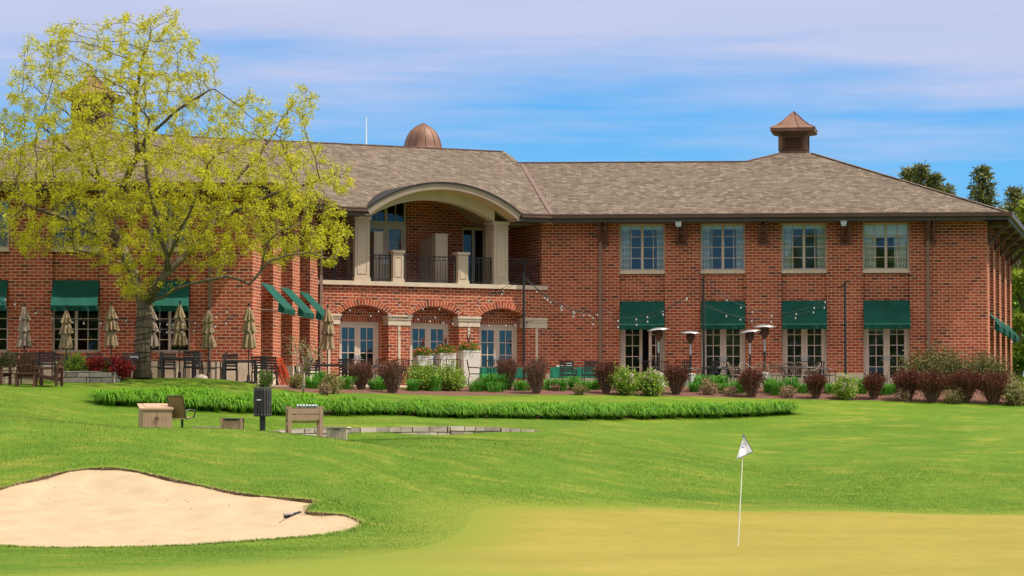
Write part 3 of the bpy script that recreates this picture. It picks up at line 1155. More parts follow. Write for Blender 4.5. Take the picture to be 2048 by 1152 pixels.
# ---- right end wall: deep piers and awnings
pier_w, bay_w = 1.25, 2.35
s = 0.0
for k in range(5):
    brick.wbox(WE, s, s + pier_w, zpl, ZS + .1, -.9, 0)
    stone.wbox(WE, s, s + pier_w, ZB, zpl, -.9, .025)
    if k < 4:
        b0, b1 = s + pier_w, s + pier_w + bay_w
        brick.wbox(WE, b0, b1, ZS - 1.0, ZS + .1, -.9, -.42)
        brick.wbox(WE, b0, b1, dz1, wz0 - .12, -.9, -.42)
        brick.wbox(WE, b0, b1, ZB, dz0 + .3, -.9, -.42)
        awning(WE, b0 + .05, b1 - .05, WR.z(1960, 601), WR.z(1960, 651) + .03, WR.z(1960, 660), -.40, .78)
        window(WE, b0 + .05, b1 - .05, dz0 + .3, dz1 - .05, -.5, 2, 4, 'glass_dark', sill=False, curtain=False, blind=0)
        window(WE, b0 + .05, b1 - .05, wz0, ZS - 1.0, -.5, 2, 4, 'glass', sill=True, curtain=False, blind=0)
    s += pier_w + bay_w

# ---- left wing front
lbays = [(-75, 17), (104, 200), (297, 381)]
lzp = WL.z(300, 722)
lw0, lw1 = WL.z(150, 497, -.2), WL.z(150, 400, -.2)
lo0, lo1 = WL.z(150, 704, -.2), WL.z(150, 612, -.2)
prev = 0.0
for (a, b) in lbays:
    s0, s1 = WL.s(a), WL.s(b)
    brick.wbox(WL, prev, s0, lzp, ZS + .1, -.45, 0)
    stone.wbox(WL, prev, s0, ZB, lzp, -.45, .025)
    prev = s1
    brick.wbox(WL, s0 - .01, s1 + .01, lo1, lw0 - .12, -.45, REC)
    brick.wbox(WL, s0 - .01, s1 + .01, lzp, lo0, -.45, REC)
    soldier.wbox(WL, s0 - .01, s1 + .01, lw1, ZS + .1, -.45, REC)
    stone.wbox(WL, s0 - .01, s1 + .01, ZB, lzp, -.45, REC + .03)
    window(WL, s0, s1, lw0, lw1, REC - .08, 2, 3, 'glass', curtain=(0.2, 0.2), blind=0, blinds=True)
    window(WL, s0, s1, lo0, lo1, REC - .08, 2, 4, 'glass_dark', sill=False, curtain=False, blind=0)
    awning(WL, WL.s(a + 1), WL.s(b - 2), WL.z(150, 560), WL.z(150, 613), WL.z(150, 624), REC, 0.85)
brick.wbox(WL, prev, WL.len, lzp, ZS + .1, -.45, 0)
stone.wbox(WL, prev, WL.len + .02, ZB, lzp, -.45, .025)

# ---- left wing side: piers stepping back towards the balcony
spx = [(505, 522), (546, 562), (585, 599), (620, 637)]
SR = -0.55
for k, (a, b) in enumerate(spx):
    s0, s1 = WS.s(a), WS.s(b)
    if k == 0:
        s0 = 0.004
    if k == 3:
        s1 = WS.len - .004
    brick.wbox(WS, s0, s1, lzp, ZS + .1, -.9, 0)
    stone.wbox(WS, s0, s1, ZB, lzp, -.9, .025)
    if k < 3:
        n0 = WS.s(spx[k + 1][0])
        brick.wbox(WS, s1, n0, lo1 + .1, lw0 - .12, -.9, SR)
        brick.wbox(WS, s1, n0, ZB, lo0, -.9, SR)
        brick.wbox(WS, s1, n0, lw1, ZS + .1, -.9, SR)
        window(WS, s1 + .02, n0 - .02, lw0, lw1, SR - .08, 2, 3, 'glass', curtain=False, blind=0)
        window(WS, s1 + .02, n0 - .02, lo0, lo1 + .1, SR - .08, 2, 4, 'glass_dark', sill=False, curtain=False, blind=0)
        awning(WS, s1 + .05, n0 - .08, WL.z(150, 560), WL.z(150, 613), WL.z(150, 623), -.03, 0.86)

# ---- middle wing: arcade below, balcony above
arch_px = [(678.6, 777.5), (820, 918), (958, 1051)]
door_px = [(674.5, 757.5), (816, 897.5), (954, 1034.5)]
zled1, zled0 = WM.z(700, 561.5), WM.z(700, 570)
zcap1, zcap0 = WM.z(705, 628), WM.z(705, 649)
AR = -0.47
prev = 0.0
WMB = WM.len - .01


def circ3(a, b, c):
    ax, ay = a
    bx, by = b
    cx, cy = c
    d = 2 * (ax * (by - cy) + bx * (cy - ay) + cx * (ay - by))
    ux = ((ax * ax + ay * ay) * (by - cy) + (bx * bx + by * by) * (cy - ay) + (cx * cx + cy * cy) * (ay - by)) / d
    uy = ((ax * ax + ay * ay) * (cx - bx) + (bx * bx + by * by) * (ax - cx) + (cx * cx + cy * cy) * (bx - ax)) / d
    return ux, uy, math.hypot(ax - ux, ay - uy)


def arc(cx, cz, r, sa, sb, n):
    a0 = math.acos(max(-1, min(1, (sa - cx) / r)))
    a1 = math.acos(max(-1, min(1, (sb - cx) / r)))
    return [(cx + r * math.cos(a0 + (a1 - a0) * k / n), cz + r * math.sin(a0 + (a1 - a0) * k / n)) for k in range(n + 1)]


for k, (a, b) in enumerate(arch_px):
    s0, s1 = WM.s(a, 640), WM.s(b, 640)
    brick.wbox(WM, prev, s0, ZB, zled0, AR - .3, 0)
    capm = HB()
    arch = HB()
    for (c0, c1) in ((prev - (0 if prev else -.01), s0),):
        capm.wbox(WM, c0 - .03, c1 + .03, zcap0, zcap0 + (zcap1 - zcap0) * .55, AR + .02, .03)
        capm.wbox(WM, c0 - .05, c1 + .05, zcap0 + (zcap1 - zcap0) * .55, zcap0 + (zcap1 - zcap0) * .78, AR + .02, .055)
        capm.wbox(WM, c0 - .07, c1 + .07, zcap0 + (zcap1 - zcap0) * .78, zcap1, AR + .02, .08)
        sm = (c0 + c1) / 2
        capm.wbox(WM, sm - .05, sm + .05, ZB, zcap0, -.05, .012)
    prev = s1
    # arch: springs at the cap, rises 0.34 m
    half = (s1 - s0) / 2
    smid = (s0 + s1) / 2
    cx, cz, r = circ3((s0, zcap1), (smid, zcap1 + .35), (s1, zcap1))
    A = arc(cx, cz, r, s0, s1, 24)
    fr = HB()
    for (p, q) in zip(A[:-1], A[1:]):
        brick.poly([WM.P(p[0], p[1]), WM.P(q[0], q[1]), WM.P(q[0], zled0), WM.P(p[0], zled0)])
        brick.poly([WM.P(p[0], p[1], AR), WM.P(q[0], q[1], AR), WM.P(q[0], q[1]), WM.P(p[0], p[1])])
    ro = r + .23
    ext = half * 1.06
    a_in, a_out = arc(cx, cz, r, smid - half, smid + half, 24), arc(cx, cz, ro, smid - ext * ro / r, smid + ext * ro / r, 24)
    L = r * 2 * math.asin(half / r)
    for i in range(24):
        u0, u1 = L * i / 24, L * (i + 1) / 24
        (p0, q0), (p1, q1) = a_in[i], a_in[i + 1]
        (x0, y0), (x1, y1) = a_out[i], a_out[i + 1]
        arch.poly([WM.P(p0, q0, .018), WM.P(p1, q1, .018), WM.P(x1, y1, .018), WM.P(x0, y0, .018)], [(u0, .02), (u1, .02), (u1, .28), (u0, .28)])
        arch.poly([WM.P(x0, y0, .018), WM.P(x1, y1, .018), WM.P(x1, y1, 0), WM.P(x0, y0, 0)], [(u0, .02), (u1, .02), (u1, .04), (u0, .04)])
        arch.poly([WM.P(p0, q0, -.1), WM.P(p1, q1, -.1), WM.P(p1, q1, .018), WM.P(p0, q0, .018)], [(u0, .02), (u1, .02), (u1, .12), (u0, .12)])
    hp(arch, 'brick_arch', M['arch_brick'])
    hp(capm, 'stone_capital', M['limestone'])
    # recessed infill, soldier course and doors
    d0, d1 = WM.s(door_px[k][0], 650, AR), WM.s(door_px[k][1], 650, AR)
    ztop = WM.z(720, 643.5, AR)
    zso = ztop + .19
    brick.wbox(WM, s0 - .02, s1 + .02, zso, zcap1 + .5, AR - .3, AR + .001)
    soldier.wbox(WM, s0 - .02, d1, ztop, zso, AR - .3, AR + .006)
    brick.wbox(WM, d1, s1 + .02, ZB, zso, AR - .3, AR + .002)
    brick.wbox(WM, s0 - .02, d0, ZB, ztop, AR - .3, AR + .002)
    stone.wbox(WM, d0, d1, ZB, 4.33, AR - .3, AR + .05)
    french_door(WM, d0, d1, 4.33, ztop, AR - .05, 2, 4, 'glass_blue', bot=.22)
brick.wbox(WM, prev, WMB, ZB, zled0, AR - .3, 0)
capm = HB()
capm.wbox(WM, prev - .03, WMB, zcap0, zcap0 + (zcap1 - zcap0) * .55, AR + .02, .03)
capm.wbox(WM, prev - .05, WMB, zcap0 + (zcap1 - zcap0) * .55, zcap0 + (zcap1 - zcap0) * .78, AR + .02, .055)
capm.wbox(WM, prev - .07, WMB, zcap0 + (zcap1 - zcap0) * .78, zcap1, AR + .02, .08)
capm.wbox(WM, WM.s(1071, 640), WM.s(1075.5, 640), ZB, zcap0, -.05, .012)
hp(capm, 'stone_capital', M['limestone'])

# balcony
mb = HB()
mb.wbox(WM, -.05, WMB, zled0, zled1, -.45, .10)
hp(mb, 'balcony_ledge', M['limestone'])
mb = HB()
mb.wbox(WM, -.05, WMB, zled0 - .02, zled1 - .06, -3.4, -.45)
hp(mb, 'balcony_floor', M['paver'])
zbm = WM.z(700, 432)
zbt = ZS + .02
colL = (WM.s(710), WM.s(739.6))
colR = (WM.s(988.6), WM.s(1016.7))
for (c0, c1) in (colL, colR):
    mb = HB()
    mb.wbox(WM, c0, c1, zled1, zbm - .12, -.78, -.02)
    mb.wbox(WM, c0 - .03, c1 + .03, zled1, zled1 + .14, -.81, .01)
    mb.wbox(WM, c0 - .025, c1 + .025, zbm - .30, zbm - .26, -.80, .0)
    mb.wbox(WM, c0 - .05, c1 + .05, zbm - .12, zbm, -.83, .03)
    # raised panel moulding on the front and on the left face
    w = c1 - c0
    za, zz = zled1 + .28, zbm - .45
    for (x0, x1, y0, y1) in ((c0 + .10, c0 + .125, za, zz), (c1 - .125, c1 - .10, za, zz), (c0 + .125, c1 - .125, za, za + .025), (c0 + .125, c1 - .125, zz - .025, zz)):
        mb.wbox(WM, x0, x1, y0, y1, -.02, -.003)
    for (e0, e1, y0, y1) in ((-.68, -.655, za, zz), (-.145, -.12, za, zz), (-.655, -.145, za, za + .025), (-.655, -.145, zz - .025, zz)):
        mb.wbox(WM, c0 - .017, c0, y0, y1, e0, e1)
    hp(mb, 'column', M['column'])
pier_s = []
for (a, b) in ((787, 807.5), (917, 937)):
    c0, c1 = WM.s(a), WM.s(b)
    pier_s.append((c0, c1))
    zt = zled1 + 1.12
    mb = HB()
    mb.wbox(WM, c0, c1, zled1, zt, -.42, -.02)
    mb.wbox(WM, c0 - .03, c1 + .03, zled1, zled1 + .12, -.45, .01)
    mb.wbox(WM, c0 - .05, c1 + .05, zt, zt + .1, -.47, .03)
    for (x0, x1, y0, y1) in ((c0 + .07, c0 + .09, zled1 + .2, zt - .15), (c1 - .09, c1 - .07, zled1 + .2, zt - .15), (c0 + .09, c1 - .09, zled1 + .2, zled1 + .22), (c0 + .09, c1 - .09, zt - .17, zt - .15)):
        mb.wbox(WM, x0, x1, y0, y1, -.02, -.003)
    hp(mb, 'balcony_pier', M['column'])
runs = [(.02, colL[0]), (colL[1], pier_s[0][0]), (pier_s[0][1], pier_s[1][0]), (pier_s[1][1], colR[0]), (colR[1], WMB - .02)]
for (a, b) in runs:
    mb = HB()
    d = -.24
    mb.wbox(WM, a, b, zled1 + 1.0, zled1 + 1.045, d - .025, d + .025)
    mb.wbox(WM, a, b, zled1 + .88, zled1 + .905, d - .012, d + .012)
    mb.wbox(WM, a, b, zled1 + .08, zled1 + .11, d - .012, d + .012)
    n = max(3, int((b - a) / .11))
    for k in range(1, n):
        x = a + (b - a) * k / n
        mb.wbox(WM, x - .009, x + .009, zled1 + .11, zled1 + .88, d - .009, d + .009)
    for k in range(0, n, 2):
        x = a + (b - a) * (k + .5) / n
        mb.tube([WM.P(x + .04 * math.cos(t * math.pi / 4), zled1 + .945 + .04 * math.sin(t * math.pi / 4), d) for t in range(9)], .008, 4)
    for x in (a + .02, b - .02, (a + b) / 2):
        mb.wbox(WM, x - .018, x + .018, zled1, zled1 + 1.0, d - .018, d + .018)
    hp(mb, 'balcony_railing', M['iron'])
# back wall of the balcony
BD = -2.9
back = HB()
dA, dB = WM.s(733, 500, BD), WM.s(813, 500, BD)
gA, gB = WM.s(925, 500, BD), WM.s(971, 500, BD)
eA, eB = WM.s(1045, 500, BD), WM.s(1076, 500, BD)
zdt = WM.z(780, 447, BD)
zgt = WM.z(945, 456, BD)
ztt = zdt + 1.05
back.wbox(WM, -.3, dA, zled1 - .1, 12.4, BD - .3, BD)
back.wbox(WM, dA, dB, ztt, 12.4, BD - .3, BD)
back.wbox(WM, dB, gA, zled1 - .1, 12.4, BD - .3, BD)
back.wbox(WM, gA, gB, zgt, 12.4, BD - .3, BD)
back.wbox(WM, gB, eA, zled1 - .1, 12.4, BD - .3, BD)
back.wbox(WM, eA, eB, zgt, 12.4, BD - .3, BD)
back.wbox(WM, eB, WM.len + 1.6, zled1 - .1, 12.4, BD - .3, BD)
# side walls that close the balcony left and right
back.wbox(WM, -.35, -.05, zled1 - .1, ZS + .1, BD, -.3)
back.wbox(WM, WM.s(1085), WM.len + .3, zled1 + .0, ZS + .1, BD, -.03)
hp(back, 'balcony_back_wall', M['brick'], uv=True)
french_door(WM, dA, dB, zled1 - .04, zdt, BD - .06, 1, 4, 'glass_dark', fr=.08)
window(WM, dA, dB, zdt + .01, ztt, BD - .06, 2, 1, 'glass_dark', sill=False, curtain=False, blind=0)
window(WM, gA, gB, zled1, zgt, BD - .06, 1, 1, 'glass_dark', sill=False, curtain=False, blind=0)
hp(drape(WM, dA + .15, dB - .15, zled1, zdt - .12, BD - .16, 0, 12), 'curtain', M['blind'])
mb = HB()
mb.wbox(WM, eA, eB, zled1, zgt, BD - .06, BD - .01)
mb.wbox(WM, eA + .06, eA + .12, zled1 + .95, zled1 + 1.15, BD - .01, BD + .03)
hp(mb, 'service_door', M['taupe_dark'])
for (a, b, pa, pb) in ((733, 757, 745, 762.5), (824, 868, 868, 892)):
    mb = HB()
    s0 = WM.s(a, 520, -1.6)
    p0, p1 = WM.s(pa, 520, -1.4), WM.s(pb, 520, -1.4)
    mb.wbox(WM, p0, p1, zled1 - .05, zled1 + 1.95, -1.6, -1.25)
    mb.wbox(WM, p0 - .03, p1 + .03, zled1 + 1.95, zled1 + 2.0, -1.63, -1.22)
    mb.wbox(WM, p0 + .08, p0 + .1, zled1 + .2, zled1 + 1.8, -1.25, -1.235)
    mb.wbox(WM, p1 - .1, p1 - .08, zled1 + .2, zled1 + 1.8, -1.25, -1.235)
    mb.wbox(WM, p0 + .12, p1 - .12, zled1 - .05, zled1 + 1.88, BD, -1.6)
    for q in range(8):
        mb.wbox(WM, p0 + .105, p0 + .12, zled1, zled1 + 1.85, BD + .05 + q * .155, BD + .06 + q * .155)
    hp(mb, 'privacy_screen', M['taupe'])

# curved canopy over the balcony
kM = 0.44
fa, fc, fb = WM.sz(742, 410, OV), WM.sz(869, 365.5, OV), WM.sz(1034, 421, OV)
cx, cz, cr = circ3(fa, fc, fb)
sa = cx - math.sqrt(max(.01, cr * cr - (ZE - cz) ** 2))
sb = cx + math.sqrt(max(.01, cr * cr - (ZE - cz) ** 2))
NA = 40
OUT = arc(cx, cz, cr, sa, sb, NA)
INN = arc(cx, cz, cr - .26, sa + .12, sb - .12, NA)
roofc, fasc, soff = HB(), HB(), HB()
notch = []
for i in range(NA + 1):
    s_, z_ = OUT[i]
    notch.append(WM.P(s_, z_ - .004, min(OV, OV - (z_ - ZE) / kM)))
for i in range(NA):
    (p, zp), (q, zq) = OUT[i], OUT[i + 1]
    dp, dq = OV - (zp - ZE) / kM - .15, OV - (zq - ZE) / kM - .15
    roofc.poly([WM.P(p, zp + .03, OV + .06), WM.P(q, zq + .03, OV + .06), WM.P(q, zq + .03, dq), WM.P(p, zp + .03, dp)])
    roofc.poly([WM.P(p, zp - .03, OV + .06), WM.P(q, zq - .03, OV + .06), WM.P(q, zq + .03, OV + .06), WM.P(p, zp + .03, OV + .06)])
    (p2, zp2), (q2, zq2) = INN[i], INN[i + 1]
    fasc.poly([WM.P(p2, zp2, OV), WM.P(q2, zq2, OV), WM.P(q, zq, OV + .02), WM.P(p, zp, OV + .02)])
    fasc.poly([WM.P(p2, zp2, OV - .04), WM.P(q2, zq2, OV - .04), WM.P(q2, zq2, OV), WM.P(p2, zp2, OV)])
    soff.poly([WM.P(p2, zp2 + .04, BD), WM.P(q2, zq2 + .04, BD), WM.P(q2, zq2 + .04, OV - .02), WM.P(p2, zp2 + .04, OV - .02)])
hp(roofc, 'canopy_roof', M['membrane'], smooth=True)
hp(fasc, 'canopy_fascia', M['canopy_trim'])
hp(soff, 'canopy_soffit', M['soffit'])
# beam with its segmental arch
ia, ib = colL[1] - .02, colR[0] + .02
ic = WM.sz(842, 400)
bx, bz, br = circ3((ia, zbm), ic, (ib, zbm))
BA = arc(bx, bz, br, ia, ib, NA)
beam = HB()
top_pts = []


def soff_z(s):
    if sa + .12 < s < sb - .12:
        return max(zbt, cz + math.sqrt(max(0, (cr - .26) ** 2 - (s - cx) ** 2)) + .05)
    return zbt


for i in range(NA):
    (p, zp), (q, zq) = BA[i], BA[i + 1]
    for d in (-.02, -.50):
        beam.poly([WM.P(p, zp, d), WM.P(q, zq, d), WM.P(q, soff_z(q), d), WM.P(p, soff_z(p), d)])
    beam.poly([WM.P(p, zp, -.5), WM.P(q, zq, -.5), WM.P(q, zq, -.02), WM.P(p, zp, -.02)])
beam.wbox(WM, -.05, ia, zbm, zbt, -.5, -.02)
beam.wbox(WM, ib, WMB, zbm, zbt, -.5, -.02)
hp(beam, 'arched_beam', M['cream'])
mb = HB()
for (a, b) in ((-.3, sa + .13), (sb - .13, WM.len + .2)):
    mb.wbox(WM, a, b, zbt, zbt + .05, BD, OV - .05)
hp(mb, 'balcony_ceiling', M['taupe'])

# ---- finish the brick and stone of the walls
hp(brick, 'brick_wall', M['brick'], uv=True)
stone.build('stone_plinth', M['limestone'])
soldier.build('soldier_course', M['soldier'], uv=True)

# ---- rooms behind the glass
mb = HB()
mb.wbox(WR, .3, WR.len - .3, 3.7, ZS, -3.3, -3.2)
mb.wbox(WR, .3, WR.len - .3, 7.15, 7.35, -3.2, -.46)
mb.wbox(WR, .3, WR.len - .3, 4.2, 4.3, -3.2, -.46)
mb.wbox(WR, .3, WR.len - .3, ZS - .03, ZS, -3.2, -.46)
mb.wbox(WM, .3, WM.len - .2, 3.7, zled0 - .1, -2.6, -2.5)
mb.wbox(WM, .3, WM.len - .2, ZB, 4.25, -2.5, AR - .31)
hp(mb, 'interior_wall', M['interior'])
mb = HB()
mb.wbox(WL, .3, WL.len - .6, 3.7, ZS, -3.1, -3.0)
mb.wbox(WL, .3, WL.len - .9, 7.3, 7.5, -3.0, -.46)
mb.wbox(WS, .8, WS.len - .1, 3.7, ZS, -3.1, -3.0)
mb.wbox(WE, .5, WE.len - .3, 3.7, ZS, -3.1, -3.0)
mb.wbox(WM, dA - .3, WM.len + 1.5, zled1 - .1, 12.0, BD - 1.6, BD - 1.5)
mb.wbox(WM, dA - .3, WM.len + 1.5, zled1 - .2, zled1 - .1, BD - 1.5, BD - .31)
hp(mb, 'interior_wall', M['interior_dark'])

# ---- roofs


def rplane(W, k):
    p0 = W.P(0, ZE, OV)
    n = (W.n * k + Vector((0, 0, 1))).normalized()
    return p0, n


kR = 0.44
pR, nR = rplane(WR, kR)
pM, nM = rplane(WM, kM)


def isect(W1, d1, W2, d2):
    a, t = W1.P(0, 0, d1), W1.t
    b, u = W2.P(0, 0, d2), W2.t
    den = t.x * u.y - t.y * u.x
    k = ((b.x - a.x) * u.y - (b.y - a.y) * u.x) / den
    return a + t * k


up = Vector((0, 0, 1))
RM = isect(WR, OV, WM, OV)
RE = isect(WR, OV, WE, OV)
LS = isect(WL, OV, WS, OV)
SM = isect(WS, OV, WM, OV)
RM.z = RE.z = LS.z = SM.z = ZE
peakR = [on_plane(1560, 306.5, pR, nR), on_plane(1625, 306.5, pR, nR)]
rr = [on_plane(1490, 322, pR, nR), on_plane(1033, 327.5, pR, nR)]
rr[1].z = rr[0].z = (rr[0].z + rr[1].z) / 2
rleft = rr[1] + (rr[1] - rr[0]).normalized() * 1.5
eleft = RM - WR.t * 1.2
shin = HB()
shin.poly([eleft, RE, peakR[1], peakR[0], rr[0], rleft])
Eback = RE + WE.t * 18.5
shin.poly([RE, Eback, peakR[1] + Vector((0.6, 3.5, 0)), peakR[1]])
bk = -WR.n
shin.poly([rr[0], rleft, rleft + bk * 8 - up * 3.3, rr[0] + bk * 8 - up * 3.3])
shin.poly([peakR[0], rr[0], rr[0] + bk * 6 - up * .5, peakR[0] + bk * 5])
shin.poly([peakR[1], peakR[0], peakR[0] + bk * 5, peakR[1] + Vector((0.6, 3.5, 0))])
# middle roof, notched under the curved canopy
PrM = on_plane(1005, 303.5, pM, nM)
zr = PrM.z
ridgeL = PrM - WM.t * 16.5
hipM = on_plane(1040, 331, pM, nM)
botR = RM + WM.t * 1.2
e_l = WM.P(-2.6, ZE, OV)
pts = [e_l] + notch + [botR, hipM, PrM, ridgeL]
shin.poly(pts)
bkM = -WM.n
shin.poly([PrM, ridgeL, ridgeL + bkM * 8 - up * 3.5, PrM + bkM * 8 - up * 3.5])
shin.poly([PrM, hipM, hipM + bkM * 6 + WM.t * 1.5, PrM + bkM * 6])
# left pavilion
peakL = at(185, 250, 78.5)
kk = [LS - WL.t * 12.6, LS, LS + WS.t * 15.5]
shin.poly([kk[0], kk[1], peakL])
shin.poly([kk[1], kk[2], peakL + Vector((1.5, 6, -.3)), peakL])
shin.poly([kk[0] + Vector((-1, 14, 0)), kk[0], peakL])
hp(shin, 'shingle_roof', M['shingle'], uv=True)


def strip(mb, a, b, w, h, off=0.0):
    mb.bar(Vector(a) + up * off, Vector(b) + up * off, w, h)


# ridge, hip and valley trims
mb = HB()
for a, b in ((rr[0], rr[1]), (peakR[0], rr[0])):
    strip(mb, a, b, .14, .04, .01)
strip(mb, PrM, ridgeL, .14, .04, .01)
hp(mb, 'ridge_cap', M['copper'])
for a, b in ((peakR[1], RE), (PrM, hipM), (peakL, LS)):
    mb = HB()
    strip(mb, a, b, .22, .03, .005)
    hp(mb, 'hip_shingles', M['shingle'], uv=True)
mb = HB()
cr_dir = nR.cross(nM)
if cr_dir.z < 0:
    cr_dir = -cr_dir
vtop = RM + cr_dir * ((rr[0].z - ZE) / cr_dir.z)
strip(mb, RM, vtop, .16, .03, .03)
hp(mb, 'valley_flashing', M['gutter'])

# eaves: gutter, fascia, soffit
gut, fas, sof = HB(), HB(), HB()


def eave(W, s0, s1, ext0=0.0, ext1=0.0):
    gut.wbox(W, s0 + ext0, s1 + ext1, ZE - .13, ZE + .005, OV - .02, OV + .11)
    gut.wbox(W, s0 + ext0, s1 + ext1, ZE - .02, ZE + .02, OV + .09, OV + .125)
    fas.wbox(W, s0, s1, ZS, ZE - .02, OV - .06, OV - .021)
    sof.wbox(W, s0, s1, ZS + .005, ZS + .03, -.1, OV - .06)


sE = (RE - WR.o).dot(WR.t)
sM0 = (RM - WR.o).dot(WR.t)
eave(WR, sM0, sE)
eave(WE, (RE - WE.o).dot(WE.t), 19)
mM = (RM - WM.o).dot(WM.t)
eave(WM, sb, mM)
eave(WM, (SM - WM.o).dot(WM.t), sa)
eave(WL, -2, (LS - WL.o).dot(WL.t))
eave(WS, (LS - WS.o).dot(WS.t), (SM - WS.o).dot(WS.t))
hp(gut, 'gutter', M['gutter'])
hp(fas, 'fascia', M['fascia'])
hp(sof, 'eave_soffit', M['fascia'])


def downspout(W, s, z0, z1):
    mb = HB()
    mb.wbox(W, s - .055, s + .055, z0, z1, .03, .13)
    z = z0 + 1.2
    while z < z1:
        mb.wbox(W, s - .07, s + .07, z, z + .04, .025, .137)
        z += 2.0
    mb.bar(W.P(s, z1 - .02, .08), W.P(s, ZE - .12, OV - .05), .11, .10)
    hp(mb, 'downspout', M['downspout'])


downspout(WR, WR.s(1201), 4.2, WR.z(1201, 470))
downspout(WR, WR.s(1856), 4.2, WR.z(1856, 470))
downspout(WL, WL.s(420), 4.2, WL.z(420, 410))
downspout(WM, WM.s(640), 4.2, WM.z(640, 440))


def bracket(W, s, depth=.78):
    mb = HB()
    for q in (-.13, .13):
        mb.wbox(W, s + q - .05, s + q + .05, ZS - .80, ZS - .02, .0, .07)
        mb.wbox(W, s + q - .05, s + q + .05, ZS - .10, ZS, .07, depth)
        mb.bar(W.P(s + q, ZS - .74, .05), W.P(s + q, ZS - .10, depth - .08), .10, .13)
    mb.wbox(W, s - .22, s + .22, ZS - .86, ZS - .78, .0, .10)
    hp(mb, 'eave_bracket', M['bracket'])


for px in (1206, 1363, 1526, 1690, 1859):
    bracket(WR, WR.s(px, 450))
for k in range(5):
    bracket(WE, k * (pier_w + bay_w) + pier_w / 2, .84)
bracket(WM, .55)
for px in (1358, 1686):
    mb = HB()
    s = WR.s(px, 437)
    mb.wbox(WR, s - .11, s + .11, ZS - .14, ZS - .03, .80, .92)
    mb.wbox(WR, s - .13, s + .13, ZS - .03, ZS - .005, .74, .95)
    mb.wbox(WR, s - .09, s + .09, ZS - .2, ZS - .14, .82, .90)
    hp(mb, 'flood_lamp', M['lamp_grey'])
mb = HB()
s, z = WL.sz(398, 655, -.6)
mb.lathe(WL.P(s, z, -1.5), [(.02, .25), (.05, .2), (.2, .02), (.21, 0)], 12)
hp(mb, 'pendant_lamp', M['copper'])


# ---- cupolas, dome and masts on the roof
def squ(mb, c, prof, rz):
    n = len(prof)
    vs = []
    for (h, z) in prof:
        for k in range(4):
            a = rz + math.pi / 4 + k * math.pi / 2
            vs.append(Vector(c) + Vector((h * 1.4142 * math.cos(a), h * 1.4142 * math.sin(a), z)))
    fs = [(3, 2, 1, 0), tuple(range((n - 1) * 4, n * 4))]
    for i in range(n - 1):
        for k in range(4):
            k2 = (k + 1) % 4
            fs.append((i * 4 + k, i * 4 + k2, (i + 1) * 4 + k2, (i + 1) * 4 + k))
    mb.add(vs, fs)


def cupola(c, rz, f=1.0):
    mb = HB()
    c = Vector(c)
    squ(mb, c, [(.60 * f, -.9), (.60 * f, .12 * f), (.56 * f, .14 * f), (.56 * f, .80 * f), (.64 * f, .84 * f), (.66 * f, .92 * f)], rz)
    for k in range(4):
        a = rz + math.pi / 4 + k * math.pi / 2
        p = c + Vector((.56 * f * 1.39 * math.cos(a), .56 * f * 1.39 * math.sin(a), 0))
        mb.box(p + up * .48 * f, (.16 * f, .16 * f, .68 * f), rz)
    o = hp(mb, 'cupola', M['copper'])
    mb = HB()
    for k in range(4):
        a = rz + k * math.pi / 2
        n = Vector((math.cos(a), math.sin(a), 0))
        t = Vector((-n.y, n.x, 0))
        for q in range(8):
            z = (.22 + q * .068) * f
            p = c + n * .575 * f + up * z
            mb.bar(p - t * .36 * f, p + t * .36 * f, .045 * f, .03 * f, up=(n.x, n.y, .8))
        for sgn in (-1, 1):
            mb.bar(c + n * .58 * f + t * sgn * .38 * f + up * .18 * f, c + n * .58 * f + t * sgn * .38 * f + up * .78 * f, .05 * f)
        mb.bar(c + n * .58 * f - t * .38 * f + up * .16 * f, c + n * .58 * f + t * .38 * f + up * .16 * f, .06 * f)
    hp(mb, 'louver', M['copper_seam'], o)
    mb = HB()
    squ(mb, c, [(.70 * f, .88 * f), (.90 * f, .93 * f), (.95 * f, .96 * f), (.95 * f, 1.07 * f), (.97 * f, 1.10 * f), (.70 * f, 1.24 * f), (.46 * f, 1.43 * f), (.24 * f, 1.66 * f), (.05 * f, 1.84 * f), (.02 * f, 1.92 * f)], rz)
    hp(mb, 'cupola_roof', M['copper'], o)
    mb = HB()
    profc = [(.97, 1.11), (.70, 1.25), (.46, 1.44), (.24, 1.67), (.05, 1.85)]
    for k in range(4):
        a = rz + math.pi / 4 + k * math.pi / 2
        mb.tube([c + Vector((h * 1.4142 * f * math.cos(a), h * 1.4142 * f * math.sin(a), z * f)) for h, z in profc], .018 * f, 4)
        a2 = rz + k * math.pi / 2
        n = Vector((math.cos(a2), math.sin(a2), 0))
        t = Vector((-n.y, n.x, 0))
        for q in (-.3, .3):
            mb.tube([c + n * h * f + t * q * h * f + up * (z + .005) * f for h, z in profc], .012 * f, 4)
    hp(mb, 'roof_seam', M['copper_seam'], o)


